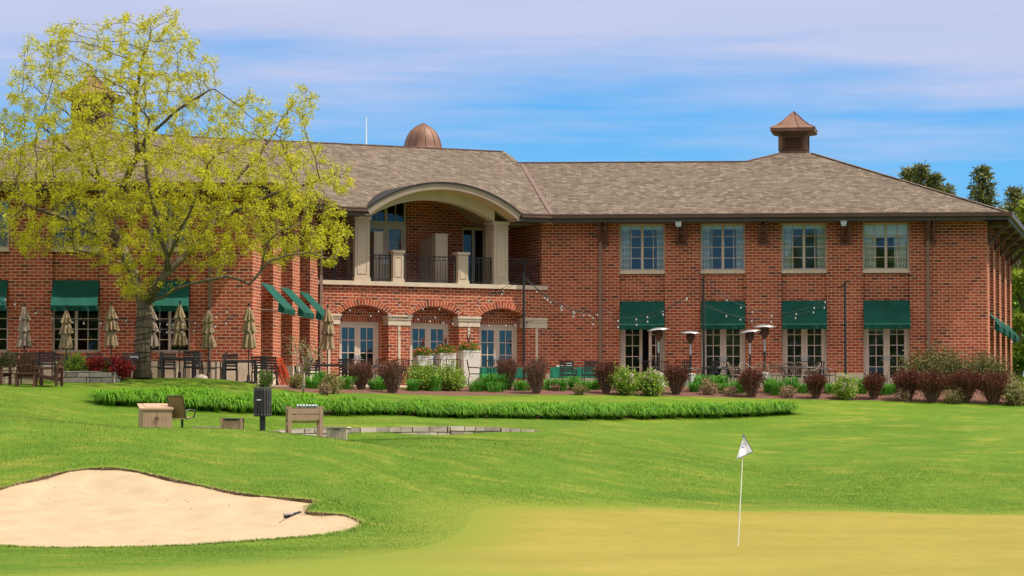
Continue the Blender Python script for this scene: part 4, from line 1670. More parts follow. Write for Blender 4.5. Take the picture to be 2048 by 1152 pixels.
cR = on_plane(1592, 306, pR, nR) + Vector((0.0, .9, 0))
cupola(cR, R(-9), .95)
cupola(peakL + up * -.05, R(-6), 1.06)
dc = at(846, 247, 93.0)
prof = [(0.0, 0), (.05, -.01), (.16, -.06), (.34, -.16), (.50, -.29), (.63, -.45), (.73, -.63), (.80, -.83), (.85, -1.05), (.90, -1.2), (.98, -1.32), (.98, -2.6)]
mb = HB()
mb.lathe(dc, prof[::-1], 36, cap=False)
o = hp(mb, 'dome', M['copper'], smooth=True)
mb = HB()
for k in range(12):
    a = 2 * math.pi * (k + .35) / 12
    mb.tube([dc + Vector((r * math.cos(a) * 1.005, r * math.sin(a) * 1.005, z)) for r, z in prof[:-1]], .014, 5)
hp(mb, 'roof_seam', M['copper_seam'], o)
for (px, y0, y1, Yd) in ((732.5, 234, 300, 90), (4, 228, 300, 84)):
    mb = HB()
    mb.tube([at(px, y1, Yd), at(px, (y0 + y1) / 2, Yd), at(px, y0, Yd)], [.035, .03, .018], 6)
    hp(mb, 'antenna', M['blind'])

# ---------------------------------------------------------------- vegetation
rng = np.random.default_rng(11)
M['leaf_locust'] = leaf_mat('locust_leaf', (0.30, 0.315, 0.008), (0.68, 0.63, 0.035), 0.55, 0.5)


def bark_mat():
    m, nt, b = new_mat('locust_bark')
    t = nt.nodes.new('ShaderNodeTexCoord')
    v = mapping(nt, t.outputs['Object'], (1, 1, .22))
    n1, n2 = noise(nt, v, 14.0, 5.0, .65), noise(nt, t.outputs['Object'], 1.6, 3.0)
    f = mth(nt, 'ADD', mth(nt, 'MULTIPLY', n1, .75), mth(nt, 'MULTIPLY', n2, .35))
    c = ramp(nt, f, [(.35, (.040, .028, .020)), (.52, (.125, .092, .062)), (.70, (.25, .195, .135))])
    nt.links.new(c, b.inputs['Base Color'])
    b.inputs['Roughness'].default_value = .95
    b.inputs['Specular IOR Level'].default_value = .1
    bp = nt.nodes.new('ShaderNodeBump')
    bp.inputs['Strength'].default_value = 1.0
    bp.inputs['Distance'].default_value = .04
    nt.links.new(n1, bp.inputs['Height'])
    nt.links.new(bp.outputs[0], b.inputs['Normal'])
    return m


M['bark'] = bark_mat()
M['twig'] = mat('shrub_twig', (0.16, 0.105, 0.075), 0.85, 0.3, 9.0)
M['leaf_maroon'] = leaf_mat('barberry_leaf', (0.055, 0.015, 0.010), (0.15, 0.045, 0.022), 0.2, 2.0)
M['leaf_brown'] = leaf_mat('budding_barberry_leaf', (0.075, 0.028, 0.018), (0.19, 0.075, 0.045), 0.2, 2.0)
M['leaf_lime'] = leaf_mat('hydrangea_leaf', (0.11, 0.21, 0.02), (0.30, 0.42, 0.05), 0.40, 2.0)
M['leaf_olive'] = leaf_mat('spirea_leaf', (0.12, 0.13, 0.035), (0.30, 0.28, 0.085), 0.35, 2.0)
M['leaf_rust'] = leaf_mat('dry_spirea_leaf', (0.20, 0.12, 0.065), (0.42, 0.29, 0.16), 0.25, 3.0)
M['leaf_mixed'] = leaf_mat('viburnum_leaf', (0.038, 0.060, 0.012), (0.15, 0.135, 0.036), 0.3, 1.6)
M['leaf_red'] = leaf_mat('red_leaf', (0.16, 0.010, 0.012), (0.42, 0.035, 0.025), 0.35, 2.0)
M['leaf_green'] = leaf_mat('green_leaf', (0.055, 0.13, 0.016), (0.17, 0.29, 0.035), 0.38, 1.2)
M['leaf_tree'] = leaf_mat('maple_leaf', (0.10, 0.17, 0.012), (0.32, 0.36, 0.03), 0.42, 0.35)
M['needle'] = leaf_mat('spruce_needle', (0.050, 0.066, 0.014), (0.19, 0.19, 0.045), 0.15, 0.7)
M['bloom_dry'] = leaf_mat('dried_bloom', (0.42, 0.31, 0.24), (0.66, 0.54, 0.44), 0.2, 3.0)
M['blade'] = leaf_mat('iris_blade', (0.030, 0.135, 0.010), (0.095, 0.29, 0.022), 0.3, 2.0)
M['lily'] = leaf_mat('daylily_blade', (0.042, 0.145, 0.004), (0.165, 0.36, 0.014), 0.35, 1.2)


def rough_mat():
    m, nt, b = new_mat('rough_blade')
    g = nt.nodes.new('ShaderNodeNewGeometry')
    t = nt.nodes.new('ShaderNodeTexCoord')
    v = t.outputs['Object']
    n1 = noise(nt, mapping(nt, v, (1, .55, 1)), 0.35, 5.0, 0.6)
    n2 = noise(nt, mapping(nt, v, (1, .6, 1), (0, 0, .4)), 1.6, 4.0, 0.65)
    f = mth(nt, 'ADD', mth(nt, 'MULTIPLY', g.outputs['Random Per Island'], 0.16), mth(nt, 'ADD', mth(nt, 'MULTIPLY', n1, 0.75), mth(nt, 'MULTIPLY', n2, 0.45)))
    c = ramp(nt, mth(nt, 'SUBTRACT', f, 0.13), [(0.25, (0.030, 0.086, 0.004)), (0.48, (0.072, 0.150, 0.007)), (0.63, (0.140, 0.220, 0.018)), (0.82, (0.25, 0.31, 0.06))])
    nt.links.new(c, b.inputs['Base Color'])
    b.inputs['Roughness'].default_value = 0.6
    b.inputs['Specular IOR Level'].default_value = 0.2
    return m


M['rough'] = rough_mat()
M['straw'] = leaf_mat('straw_blade', (0.22, 0.17, 0.07), (0.36, 0.30, 0.13), 0.2, 1.0)


def unit(v):
    return v / (np.linalg.norm(v, axis=-1, keepdims=True) + 1e-9)


def leaves(c, d, length, width, curl=0.25):
    """diamond leaves: c centres of their bases, d directions (unit)"""
    n = len(c)
    length = np.broadcast_to(length, (n,))[:, None]
    width = np.broadcast_to(width, (n,))[:, None]
    r = unit(rng.normal(size=(n, 3)))
    side = unit(np.cross(d, r))
    nrm = np.cross(side, d)
    mid = c + d * length * 0.5 + nrm * length * curl * 0.5
    v = np.stack([c, mid + side * width * 0.5, c + d * length, mid - side * width * 0.5], 1).reshape(-1, 3)
    q = np.arange(4 * n).reshape(n, 4)
    return v, q


def merge(parts):
    vs, qs, b = [], [], 0
    for v, q in parts:
        vs.append(v)
        qs.append(q + b)
        b += len(v)
    return np.concatenate(vs), np.concatenate(qs)


def arching(base, az, height, reach, width, segs=4, droop=1.0, blade_h=None):
    """strap leaves that rise and arch over; arrays of the same length"""
    n = len(base)
    t = np.linspace(0, 1, segs + 1)
    out = np.stack([np.cos(az), np.sin(az), np.zeros(n)], 1)
    side = np.stack([-np.sin(az), np.cos(az), np.zeros(n)], 1)
    rows = []
    for k, tt in enumerate(t):
        z = height * (np.sin(tt * math.pi * (0.5 + 0.27 * droop)) / math.sin(min(math.pi / 2, math.pi * (0.5 + 0.27 * droop)) if droop <= 0 else math.pi / 2))
        p = base + out * (reach * tt ** 1.4)[:, None] + np.array([0, 0, 1.0]) * z[:, None]
        w = width * (1 - tt) ** 0.6 * 0.5 + 0.001
        rows.append((p - side * w[:, None], p + side * w[:, None]))
    v = np.stack([a for r_ in rows for a in r_], 1)          # n, 2(segs+1), 3
    m = 2 * (segs + 1)
    idx = np.arange(n)[:, None] * m
    q = []
    for k in range(segs):
        q.append(np.concatenate([idx + 2 * k, idx + 2 * k + 1, idx + 2 * k + 3, idx + 2 * k + 2], 1))
    return v.reshape(-1, 3), np.concatenate(q)


# ---- the honey locust
TB = gp(285, 67.4)
TY = 67.4


def tp(px, py, off=0.0):
    """photo pixel at the tree's depth plus an offset in metres (real space)"""
    p = at(px, py, TY + off / KD)
    return np.array(p)


limbs = [
    [(285, 756, 0), (284, 720, 0), (285, 680, 0), (287, 640, 0), (290, 612, 0), (287, 596, .05)],
    [(290, 612, 0), (283, 590, .1), (274, 565, .3), (262, 535, .6), (246, 500, .9), (233, 470, 1.1), (222, 440, 1.2), (210, 405, 1.3), (198, 360, 1.4), (190, 325, 1.2), (180, 295, 1.0), (170, 264, .8)],
    [(198, 360, 1.4), (170, 337, 1.8), (139, 302, 2.2), (97, 264, 2.6), (60, 235, 2.8)],
    [(222, 440, 1.2), (240, 390, .7), (257, 347, .4), (274, 312, .2), (272, 264, 0), (268, 215, -.2), (275, 167, -.3), (283, 125, -.3), (300, 80, -.3)],
    [(274, 312, .2), (300, 272, -.5), (347, 226, -1.0), (385, 200, -1.4), (420, 180, -1.6)],
    [(290, 612, 0), (300, 592, -.2), (318, 566, -.6), (335, 543, -.9), (335, 515, -1.2), (322, 475, -1.6), (312, 430, -2.0), (300, 380, -2.4), (290, 330, -2.6), (288, 288, -2.6), (300, 240, -2.7)],
    [(335, 543, -.9), (360, 520, -.7), (385, 498, -.5), (410, 470, -.2), (430, 440, 0), (455, 400, .2), (466, 370, .4), (478, 350, .6), (514, 312, .9), (549, 267, 1.1), (566, 232, 1.2), (590, 205, 1.3)],
    [(335, 515, -1.2), (350, 490, -1.7), (362, 455, -2.2), (385, 410, -2.6), (402, 370, -2.8), (415, 330, -3.0)],
    [(292, 606, 0), (312, 598, -.4), (335, 588, -.9), (355, 577, -1.3), (380, 568, -1.7), (406, 562, -2.0), (432, 557, -2.2), (454, 553, -2.4), (478, 560, -2.5), (498, 566, -2.6), (512, 556, -2.6), (520, 540, -2.6), (540, 522, -2.6), (575, 510, -2.4), (620, 505, -2.2), (665, 520, -2.0)],
    [(520, 540, -2.6), (526, 515, -2.8), (535, 485, -3.0), (560, 462, -3.0), (600, 448, -2.8)],
    [(430, 440, 0), (475, 420, -.3), (520, 400, -.6), (570, 380, -.8), (620, 365, -.9), (660, 355, -1.0)],
    [(246, 500, .9), (215, 480, .2), (180, 462, -.5), (140, 440, -1.0), (95, 425, -1.4), (50, 410, -1.6)],
    [(262, 535, .6), (230, 522, -.4), (190, 510, -1.2), (150, 500, -1.8)],
]
nodes, par = [], []


def add_node(p, parent):
    nodes.append(np.array(p, float))
    par.append(parent)
    return len(nodes) - 1


for li, L_ in enumerate(limbs):
    P_ = [tp(*q) for q in L_]
    if li == 0:
        last = add_node(P_[0], -1)
    else:
        dd = [np.linalg.norm(n - P_[0]) for n in nodes]
        last = int(np.argmin(dd))
    for a, b in zip(P_[:-1], P_[1:]):
        k = max(1, int(np.linalg.norm(b - a) / 0.3))
        for q in range(1, k + 1):
            p = a + (b - a) * q / k
            p = p + rng.normal(0, 0.015, 3) * (1 if li else 0.2)
            last = add_node(p, last)
n_limb = len(nodes)

crown = np.array([(-20, 402), (-60, 330), (-40, 245), (0, 235), (20, 140), (55, 62), (110, 47), (150, 33), (185, 55), (200, 36), (255, 22), (300, 30), (328, 14), (360, 14), (376, 60), (402, 72), (388, 108), (440, 115),
                  (442, 150), (428, 182), (470, 190), (500, 165), (520, 195), (560, 205), (598, 160), (640, 185), (642, 232), (612, 265), (655, 300), (705, 335), (716, 372), (680, 410), (700, 450), (710, 500), (690, 528),
                  (650, 540), (610, 520), (560, 545), (520, 505), (470, 520), (440, 560), (390, 545), (345, 505), (310, 560), (285, 600), (238, 602), (215, 545), (160, 520), (100, 508), (50, 520), (10, 475), (-30, 470)], float)
x0, y0 = crown.min(0)
x1, y1 = crown.max(0)
att = []
cc = np.array([300, 300.0])
while len(att) < 6800:
    c = np.stack([rng.uniform(x0, x1, 4000), rng.uniform(y0, y1, 4000)], 1)
    s = sdf(crown, c[:, 0], c[:, 1])
    c = c[s < -2]
    s = s[s < -2]
    depth = np.clip(-s / 170, 0.05, 1) ** 0.5
    off = rng.uniform(-1, 1, len(c)) * depth * 4.4 - 0.5
    off = np.clip(off, -4.8, 3.6)
    keep = rng.random(len(c)) < (0.55 + 0.45 * np.abs(off) / 4)
    for (a, b), o_ in zip(c[keep], off[keep]):
        att.append(tp(a, b, o_))
att = np.array(att[:6800])
D_STEP, D_KILL, D_INF = 0.20, 0.28, 3.2
nn = np.array(nodes)
best = np.full(len(att), 1e9)
bidx = np.zeros(len(att), int)
for s in range(0, len(nn)):
    if nn[s][2] < TB.z + 2.3:
        continue
    d = np.linalg.norm(att - nn[s], axis=1)
    m = d < best
    best[m] = d[m]
    bidx[m] = s
alive = np.ones(len(att), bool)
for it in range(110):
    act = alive & (best < D_INF)
    if not act.any():
        break
    ids = np.unique(bidx[act])
    new = []
    for k in ids:
        sel = act & (bidx == k)
        v = unit(att[sel] - nodes[k]).sum(0) + rng.normal(0, 0.25, 3) + np.array([0, 0, 0.12])
        v = v / (np.linalg.norm(v) + 1e-9)
        p = nodes[k] + v * D_STEP
        j = add_node(p, int(k))
        new.append(j)
    for j in new:
        d = np.linalg.norm(att - nodes[j], axis=1)
        m = d < best
        best[m] = d[m]
        bidx[m] = j
    alive &= best > D_KILL
nn = np.array(nodes)
par = np.array(par)
N = len(nn)
# light smoothing of the grown twigs, pipe-model radii
kids = [[] for _ in range(N)]
for i in range(1, N):
    kids[par[i]].append(i)
for _ in range(2):
    q = nn.copy()
    for i in range(n_limb, N):
        if kids[i]:
            q[i] = 0.5 * nn[i] + 0.25 * nn[par[i]] + 0.25 * nn[kids[i]].mean(0)
    nn = q
rad = np.zeros(N)
order = list(range(N - 1, -1, -1))
acc = np.zeros(N)
for i in order:
    if not kids[i]:
        acc[i] = 0.0065 ** 1.85
    rad[i] = acc[i] ** (1 / 1.85)
    if par[i] >= 0:
        acc[par[i]] += acc[i]
rad *= 0.25 / rad[0]
rad = np.maximum(rad, 0.0065)
for i in range(8):        # root flare
    if nn[i][2] < TB.z + 0.5:
        rad[i] *= 1 + 0.35 * (1 - (nn[i][2] - TB.z) / 0.5)
org = np.array(TB)
tree = empty('honey_locust_tree', TB)
tag(tree, 'spreading locust tree with thin yellow green spring leaves in front of the left wing', 'tree')
mb = MB()
for i in range(N):
    if par[i] >= 0 and kids[par[i]][0] != i and True:
        pass
seen = set()
stack = [0]
while stack:
    i = stack.pop()
    chain = [i] if par[i] < 0 else [par[i], i]
    rr_ = [rad[i]] if par[i] < 0 else [min(rad[par[i]], rad[i] * 1.25), rad[i]]
    while kids[i]:
        ks = sorted(kids[i], key=lambda k: -rad[k])
        stack.extend(ks[1:])
        i = ks[0]
        chain.append(i)
        rr_.append(rad[i])
    big = max(rr_)
    mb.tube([nn[c] - org for c in chain], rr_, 12 if big > .12 else (7 if big > .03 else 4))
mb.build('trunk', M['bark'], tree, smooth=True)
# leaf tufts on the fine twigs
tips = np.array([i for i in range(n_limb, N) if rad[i] < 0.0125 and nn[i][2] > TB.z + 2.4])
tips = tips[rng.random(len(tips)) < np.where([len(kids[i]) == 0 for i in tips], 1.0, 0.40)]
cs, ds, ls, ws = [], [], [], []
for i in tips:
    k = rng.integers(20, 36)
    a = unit(nn[i] - nn[par[i]])
    d = unit(rng.normal(size=(k, 3)) * 0.75 + a * 0.45 + np.array([0, 0, -0.12]))
    cs.append(nn[i] + rng.normal(0, 0.065, (k, 3)))
    ds.append(d)
    ls.append(rng.uniform(0.06, 0.135, k))
    ws.append(rng.uniform(0.024, 0.046, k))
v, q = leaves(np.concatenate(cs) - org, np.concatenate(ds), np.concatenate(ls), np.concatenate(ws))
fast_mesh('crown', v, q, M['leaf_locust'], tree)


# ---- shrubs
def shrub(name, label, cat, group, px, ybot, ytop, wpx, leafm, n, lsize, style, depth=None, Yu=None, heads=0, head_mat=None, stems=26, twigm='twig', headtop=True):
    b = gp(px, Yu) if Yu else hit(px, ybot)
    sc = F / b.y
    zb = EYE + (900 - ybot) / sc if Yu else b.z
    h = (ybot - ytop) / sc
    w = wpx / sc / 2
    dp = depth or w
    b = Vector((b.x, b.y, zb))
    root = empty(name, b)
    tag(root, label, cat, group)
    mb = MB()
    tips_ = []
    for k in range(stems):
        a = rng.uniform(0, 2 * math.pi)
        rr = math.sqrt(rng.random())
        if style == 'vase':
            tip = np.array([w * rr * math.cos(a), dp * rr * math.sin(a), h * (0.98 - 0.25 * rr ** 3) * rng.uniform(.85, 1.03)])
            foot = tip * np.array([.22, .22, 0])
        else:
            tip = np.array([w * .9 * rr * math.cos(a), dp * .9 * rr * math.sin(a), h * math.sqrt(max(.05, 1 - .8 * rr ** 2)) * rng.uniform(.6, .95)])
            foot = tip * np.array([.45, .45, 0])
        midp = foot * .45 + tip * .55 + rng.normal(0, .03, 3) + np.array([0, 0, h * .04])
        mb.tube([foot + [0, 0, -.03], midp, tip], [.011, .008, .004], 4, cap=False)
        tips_.append((foot, midp, tip))
    mb.build('stems', M[twigm], root)
    # leaves sit in clumps round the stems
    k = rng.integers(0, stems, n)
    F0 = np.array([t[0] for t in tips_])[k]
    F1 = np.array([t[1] for t in tips_])[k]
    F2 = np.array([t[2] for t in tips_])[k]
    if style == 'vase':
        t = rng.beta(2.2, 1.0, n)[:, None]
        spread = 0.11 * w + .02
    elif style == 'round':
        t = rng.beta(1.8, 1.1, n)[:, None]
        spread = 0.24 * w
    else:
        t = rng.beta(1.5, 1.2, n)[:, None]
        spread = 0.17 * w
    c = np.where(t < .55, F0 + (F1 - F0) * t / .55, F1 + (F2 - F1) * (t - .55) / .45)
    c = c + rng.normal(0, 1, (n, 3)) * np.array([spread, spread, spread * .8])
    c[:, 2] = np.clip(c[:, 2], .03, h * 1.04)
    d = rng.normal(size=(n, 3))
    if style == 'vase':
        d = d * .6 + np.array([0, 0, 1.2]) + unit(c * np.array([1, 1, 0])) * .5
    d = unit(d)
    v, q = leaves(c, d, rng.uniform(.6, 1.3, n) * lsize, rng.uniform(.35, .6, n) * lsize)
    fast_mesh('foliage', v, q, M[leafm], root)
    if heads:
        for k in range(heads):
            f, m_, tpt = tips_[k % stems]
            p = tpt * rng.uniform(.93, 1.04) if headtop else f + (tpt - f) * rng.uniform(.7, 1.05)
            nl = 60
            dd = unit(rng.normal(size=(nl, 3)))
            rr = rng.uniform(.055, .085)
            v, q = leaves(p + dd * rr * rng.uniform(.3, 1, (nl, 1)), unit(dd + rng.normal(0, .5, (nl, 3))), .045, .035)
            fast_mesh('flower_head', v, q, M[head_mat or 'bloom_dry'], root)
    return root


barb = [(722, 779, 722, 50), (785, 786, 720, 62), (1016, 779, 714, 46), (1073, 787, 715, 54), (1213, 787, 724, 54), (1352, 789, 732, 52), (1503, 794, 740, 56), (1633, 797, 749, 44), (1748, 798, 748, 48),
        (1815, 801, 741, 62), (1864, 805, 742, 66), (1930, 805, 738, 66), (1986, 808, 745, 70)]
blab = ['narrow dark maroon barberry bush with bare stems, leftmost of the maroon bushes', 'wide dark maroon barberry bush in front of the left arched door',
        'thin twiggy maroon barberry bush in front of the right arched door', 'tall vase shaped maroon barberry bush beside the tall string light pole',
        'vase shaped maroon barberry bush left of the green hydrangea with dried heads', 'dense round maroon barberry bush right of the green hydrangea with dried heads',
        'spiky round maroon barberry bush in front of the brown barrel chairs', 'small upright maroon barberry bush left of the single hydrangea with cream heads',
        'small round maroon barberry bush in front of the rightmost glass door', 'maroon barberry bush at the left end of the hedge below the large viburnum',
        'low broad maroon barberry bush, second in the hedge below the large viburnum', 'tallest maroon barberry bush in the hedge, below the downspout side of the viburnum', 'broad maroon barberry bush at the right end of the hedge by the frame edge']
for (a, yb, yt, w), lb in zip(barb, blab):
    shrub('barberry_bush', lb, 'bush', 'maroon barberry bushes along the mulch bed', a, yb, yt, w, 'leaf_brown' if a < 1100 else 'leaf_maroon', 1900 if a < 1100 else (3200 if w < 60 else 4600), .07, 'vase', stems=120 if a < 1100 else 70)
hyd = [(846, 780, 712, 72, 0, 'feathery lime green shrub left of its twin below the flower planters'), (902, 781, 714, 70, 0, 'feathery lime green shrub right of its twin below the white planters'),
       (1252, 790, 724, 58, 9, 'leafy green hydrangea with dried tan flower heads next to the open door'), (1302, 791, 728, 56, 12, 'taller half of the green hydrangea clump topped with many dried tan heads'),
       (1692, 798, 746, 54, 14, 'round light green hydrangea with cream flower heads between two maroon bushes'), (2036, 810, 752, 64, 16, 'pale hydrangea with pinkish dried heads at the right frame edge')]
for (a, yb, yt, w, hd, lb) in hyd:
    shrub('hydrangea_bush', lb, 'bush', 'light green shrubs along the mulch bed', a, yb, yt, w, 'leaf_lime' if a < 2000 else 'leaf_olive', 2400, .10, 'round' if hd else 'loose', heads=hd, stems=40, headtop=hd < 14)
spi = [(666, 787, 735, 52, 'leaf_olive', 900, 'olive spirea shrub in front of the tan umbrella by the arcade'), (592, 777, 738, 40, 'leaf_olive', 500, 'small olive shrub beside the orange folded chairs'),
       (529, 778, 728, 40, 'leaf_green', 450, 'thin green and pink shrub at the left tip of the mulch bed'), (648, 790, 762, 34, 'leaf_rust', 200, 'low bare twiggy shrub under the young tree'),
       (955, 780, 754, 42, 'leaf_rust', 300, 'low rust coloured spirea in front of the white planter'), (1110, 782, 764, 24, 'leaf_rust', 150, 'tiny rust coloured spirea right of the tall maroon bush'),
       (1158, 790, 762, 36, 'leaf_olive', 260, 'low sprouting spirea in a patch of grass in the mulch'), (1418, 789, 752, 44, 'leaf_rust', 420, 'tan dry grass and spirea clump below the iron chairs'),
       (1462, 792, 768, 36, 'leaf_rust', 260, 'low tan spirea left of the spiky maroon bush'), (1576, 795, 766, 42, 'leaf_rust', 320, 'low tan spirea below the brown barrel chairs'),
       (1806, 803, 774, 40, 'leaf_rust', 300, 'low orange tinted spirea in front of the maroon hedge'), (1908, 807, 770, 56, 'leaf_olive', 500, 'low green and tan spirea in the gap of the maroon hedge')]
for (a, yb, yt, w, lm, n, lb) in spi:
    shrub('spirea_bush', lb, 'bush', 'low spirea shrubs in the mulch', a, yb, yt, w, lm, int(n * 1.7), .075, 'loose', stems=34)
shrub('viburnum_bush', 'large rounded viburnum bush with olive and purple leaves below the right brick corner', 'bush', None, 1870, 790, 690, 150, 'leaf_mixed', 11000, .11, 'round', depth=1.3, Yu=77.6, stems=70)
shrub('viburnum_bush', 'lower sloping viburnum bush beside the awnings of the right end wall', 'bush', None, 1962, 790, 702, 120, 'leaf_mixed', 8500, .11, 'round', depth=1.2, Yu=77.9, stems=60)
lft = [(12, 752, 694, 56, 'leaf_mixed', 700, 'mixed green and pink shrub behind the stone wall at the left frame edge'), (152, 755, 694, 58, 'leaf_lime', 900, 'bright green leafy shrub behind the stone wall left of the red bushes'),
       (189, 754, 702, 54, 'leaf_red', 750, 'crimson leaved bush next to the bright green shrub'), (241, 755, 704, 58, 'leaf_red', 800, 'crimson leaved bush beside the locust trunk'), (216, 753, 718, 32, 'leaf_green', 300, 'small green shrub between the two crimson bushes')]
for (a, yb, yt, w, lm, n, lb) in lft:
    shrub('patio_bush', lb, 'bush', 'bushes behind the low stone wall', a, yb, yt, w, lm, int(n * 1.9), .105, 'loose', Yu=66.9, stems=30)

# ---- young tree with few leaves
b = hit(606, 787)
yt = empty('young_tree', b)
tag(yt, 'young small tree with pale bare branches and few leaves in the mulch', 'tree')
mb = MB()
sc = F / b.y
mb.tube([(0, 0, -.05), (.02, 0, .35), (.04, .02, .75)], [.035, .03, .026], 7)
tw = []
for k in range(11):
    a = k * 2.4
    sp = rng.uniform(.25, .62)
    e = np.array([.04 + sp * math.cos(a), sp * math.sin(a), .75 + rng.uniform(.35, 1.05)])
    m_ = np.array([.04 + sp * .5 * math.cos(a), sp * .5 * math.sin(a), .75 + (e[2] - .75) * .35])
    mb.tube([(.04, .02, .72), m_, e], [.02, .013, .006], 5)
    for j in range(5):
        f = rng.uniform(.3, 1)
        p = m_ + (e - m_) * f
        e2 = p + rng.normal(0, .16, 3) + [0, 0, .12]
        mb.tube([p, e2], [.007, .003], 4)
        tw.append(e2)
mb.build('trunk', mat('pale_bark', (.30, .24, .19), .9, .25, 8), yt, smooth=True)
cs = np.concatenate([t + rng.normal(0, .05, (5, 3)) for t in tw])
v, q = leaves(cs, unit(rng.normal(size=cs.shape)), .08, .04)
fast_mesh('crown', v, q, M['leaf_olive'], yt)

# ---- green strap-leaved clumps behind the shrubs
cl = [(624, 70.5), (640, 71.2), (692, 71.6), (752, 72.6), (768, 73.2), (826, 73.6), (866, 74.2), (952, 74.6), (975, 75.0), (992, 74.6), (1002, 75.2), (1044, 75.2), (1098, 75.6), (1120, 75.4), (1146, 75.8), (1166, 75.5), (1188, 76.0),
      (1262, 76.0), (1282, 76.2), (1388, 76.2), (1402, 76.6), (1436, 76.6), (1454, 76.1), (1478, 76.2), (1538, 76.4), (1556, 76.0), (1584, 76.6), (1606, 76.4), (1662, 76.4), (1724, 76.4), (1772, 76.3), (1786, 76.6)]
for i, (px, Yu) in enumerate(cl):
    b = gp(px, Yu)
    n = int(rng.integers(90, 190))
    az = rng.uniform(0, 6.283, n)
    rr = rng.uniform(.16, .32) * np.sqrt(rng.random(n))
    hk = rng.uniform(.62, 1.12)
    base = np.stack([rr * np.cos(az), rr * np.sin(az), np.full(n, -.02)], 1)
    v, q = arching(base, az + rng.normal(0, .4, n), rng.uniform(.32, .58, n) * hk, rng.uniform(.06, .42, n), rng.uniform(.02, .034, n), 4, .7)
    near_ = min(barb, key=lambda t: abs(t[0] - px))
    side_ = 'left' if px < near_[0] else 'right'
    o = fast_mesh('iris_clump', v, q, M['blade'], None, b)
    k_ = [t[0] for t in barb].index(near_[0])
    tag(o, f'clump of upright dark green strap leaves, {ORD[i]} from the left along the patio edge', 'plant', 'strap leaved clumps along the patio edge')

# ---- daylily bed: a mass of arching leaves
LX = [196, 300, 450, 640, 900, 1130, 1400, 1500, 1580]
LF = [61.2, 61.7, 62.6, 63.6, 66.1, 67.7, 70.0, 70.8, 71.6]
LBk = [61.9, 63.1, 64.1, 65.0, 67.3, 68.8, 70.8, 71.4, 71.8]
parts_ = []
for _ in range(460):
    px = rng.uniform(198, 1578)
    f0, f1 = np.interp(px, LX, LF), np.interp(px, LX, LBk)
    Yu = f0 + .03 + (f1 - f0 - .03) * rng.beta(.7, .8)
    b = np.array(gp(px, Yu))
    n = 62
    az = rng.uniform(0, 6.283, n)
    rr = .10 * np.sqrt(rng.random(n))
    base = b + np.stack([rr * np.cos(az), rr * np.sin(az), np.full(n, -.02)], 1)
    hs = rng.uniform(.75, 1.1)
    parts_.append(arching(base, az + rng.normal(0, .3, n), rng.uniform(.22, .46, n) * hs, rng.uniform(.22, .66, n), rng.uniform(.024, .042, n), 5, 1.35))
v, q = merge(parts_)
o = fast_mesh('daylily_bed', v, q, M['lily'])
tag(o, 'long bed of bright green arching daylily leaves across the lawn', 'plants', kind='stuff')

# ---- grass blades on the near slope
n = 900000
px = rng.uniform(-60, 2110, n)
Yr = 29.2 * KD + 41 * KD * rng.random(n) ** 1.0
x = (px - 1024) / F * Yr
i_ = np.clip(np.searchsorted(PXG, px) - 1, 0, len(PXG) - 2)
j_ = np.clip(np.searchsorted(YG, Yr) - 1, 0, len(YG) - 2)
clear = near[i_, j_]
tall = np.clip((.55 - S_sand[i_, j_]) / .5, 0, 1)
frg = fringe(x, Yr)
keep = (clear > .06) & (rng.random(n) > frg * .85)
x, Yr, tall = x[keep], Yr[keep], tall[keep]
n = len(x)
patch = .5 + .5 * np.sin(x * .8 + Yr * .37 + 2 * np.sin(Yr * .21)) * np.sin(x * .33 - Yr * .29)
z = ground_zv(x, Yr)
fade = np.clip((66 - Yr / KD) / 6, .35, 1) * np.clip((Yr / KD - 34) / 8, .35, 1)
longp = np.clip(np.sin(x * .55 + 1.3 * np.sin(Yr * .18 + 1)) * np.sin(Yr * .27 + 1.2 * np.sin(x * .31)) - .55, 0, 1)
hgt = fade * (rng.uniform(.010, .024, n) * (1 + .5 * patch) + .05 * longp * rng.random(n)) + .035 * tall * rng.random(n)
az = rng.uniform(0, 6.283, n)
lean = rng.uniform(.3, 1.1, n) * hgt
w = rng.uniform(.003, .0055, n)
ca, sa_ = np.cos(az), np.sin(az)
fa_ = rng.uniform(-.9, .9, n)
v = np.empty((n, 3, 3))
v[:, 0] = np.stack([x - w * np.cos(fa_), Yr - w * np.sin(fa_), z - .005], 1)
v[:, 1] = np.stack([x + w * np.cos(fa_), Yr + w * np.sin(fa_), z - .005], 1)
v[:, 2] = np.stack([x + lean * ca, Yr + lean * sa_, z + hgt], 1)
o = fast_mesh('rough_grass', v.reshape(-1, 3), np.arange(3 * n).reshape(n, 3), M['rough'], tri=True)
tag(o, 'short rough grass covering the slope in front of the clubhouse', 'grass', kind='stuff')
# ragged grass along the bunker lip: yellowed over the far face, green on the near rim
fl0 = np.array(fine_loop)
far_side = sdf(sand_poly, fl0[:, 0], fl0[:, 1] - .3) < 0
for nm, mt, sel, m_, lb in (('bunker_far_grass', 'straw', np.nonzero(far_side)[0], 1300, 'ragged yellowed grass hanging over the far bunker edge'),
                            ('bunker_near_grass', 'rough', np.nonzero(~far_side)[0], 5200, 'green grass along the near rim of the bunker')):
    k = rng.choice(sel, m_)
    fl = fl0[k] + rng.normal(0, .05, (m_, 2))
    z = ground_zv(fl[:, 0], fl[:, 1])
    az = rng.uniform(0, 6.283, m_)
    v, q = arching(np.stack([fl[:, 0], fl[:, 1], z - .01], 1), az, rng.uniform(.015, .06, m_), rng.uniform(.02, .08, m_), np.full(m_, .010), 2, .8)
    o = fast_mesh(nm, v, q, M[mt])
    tag(o, lb, 'grass', kind='stuff')
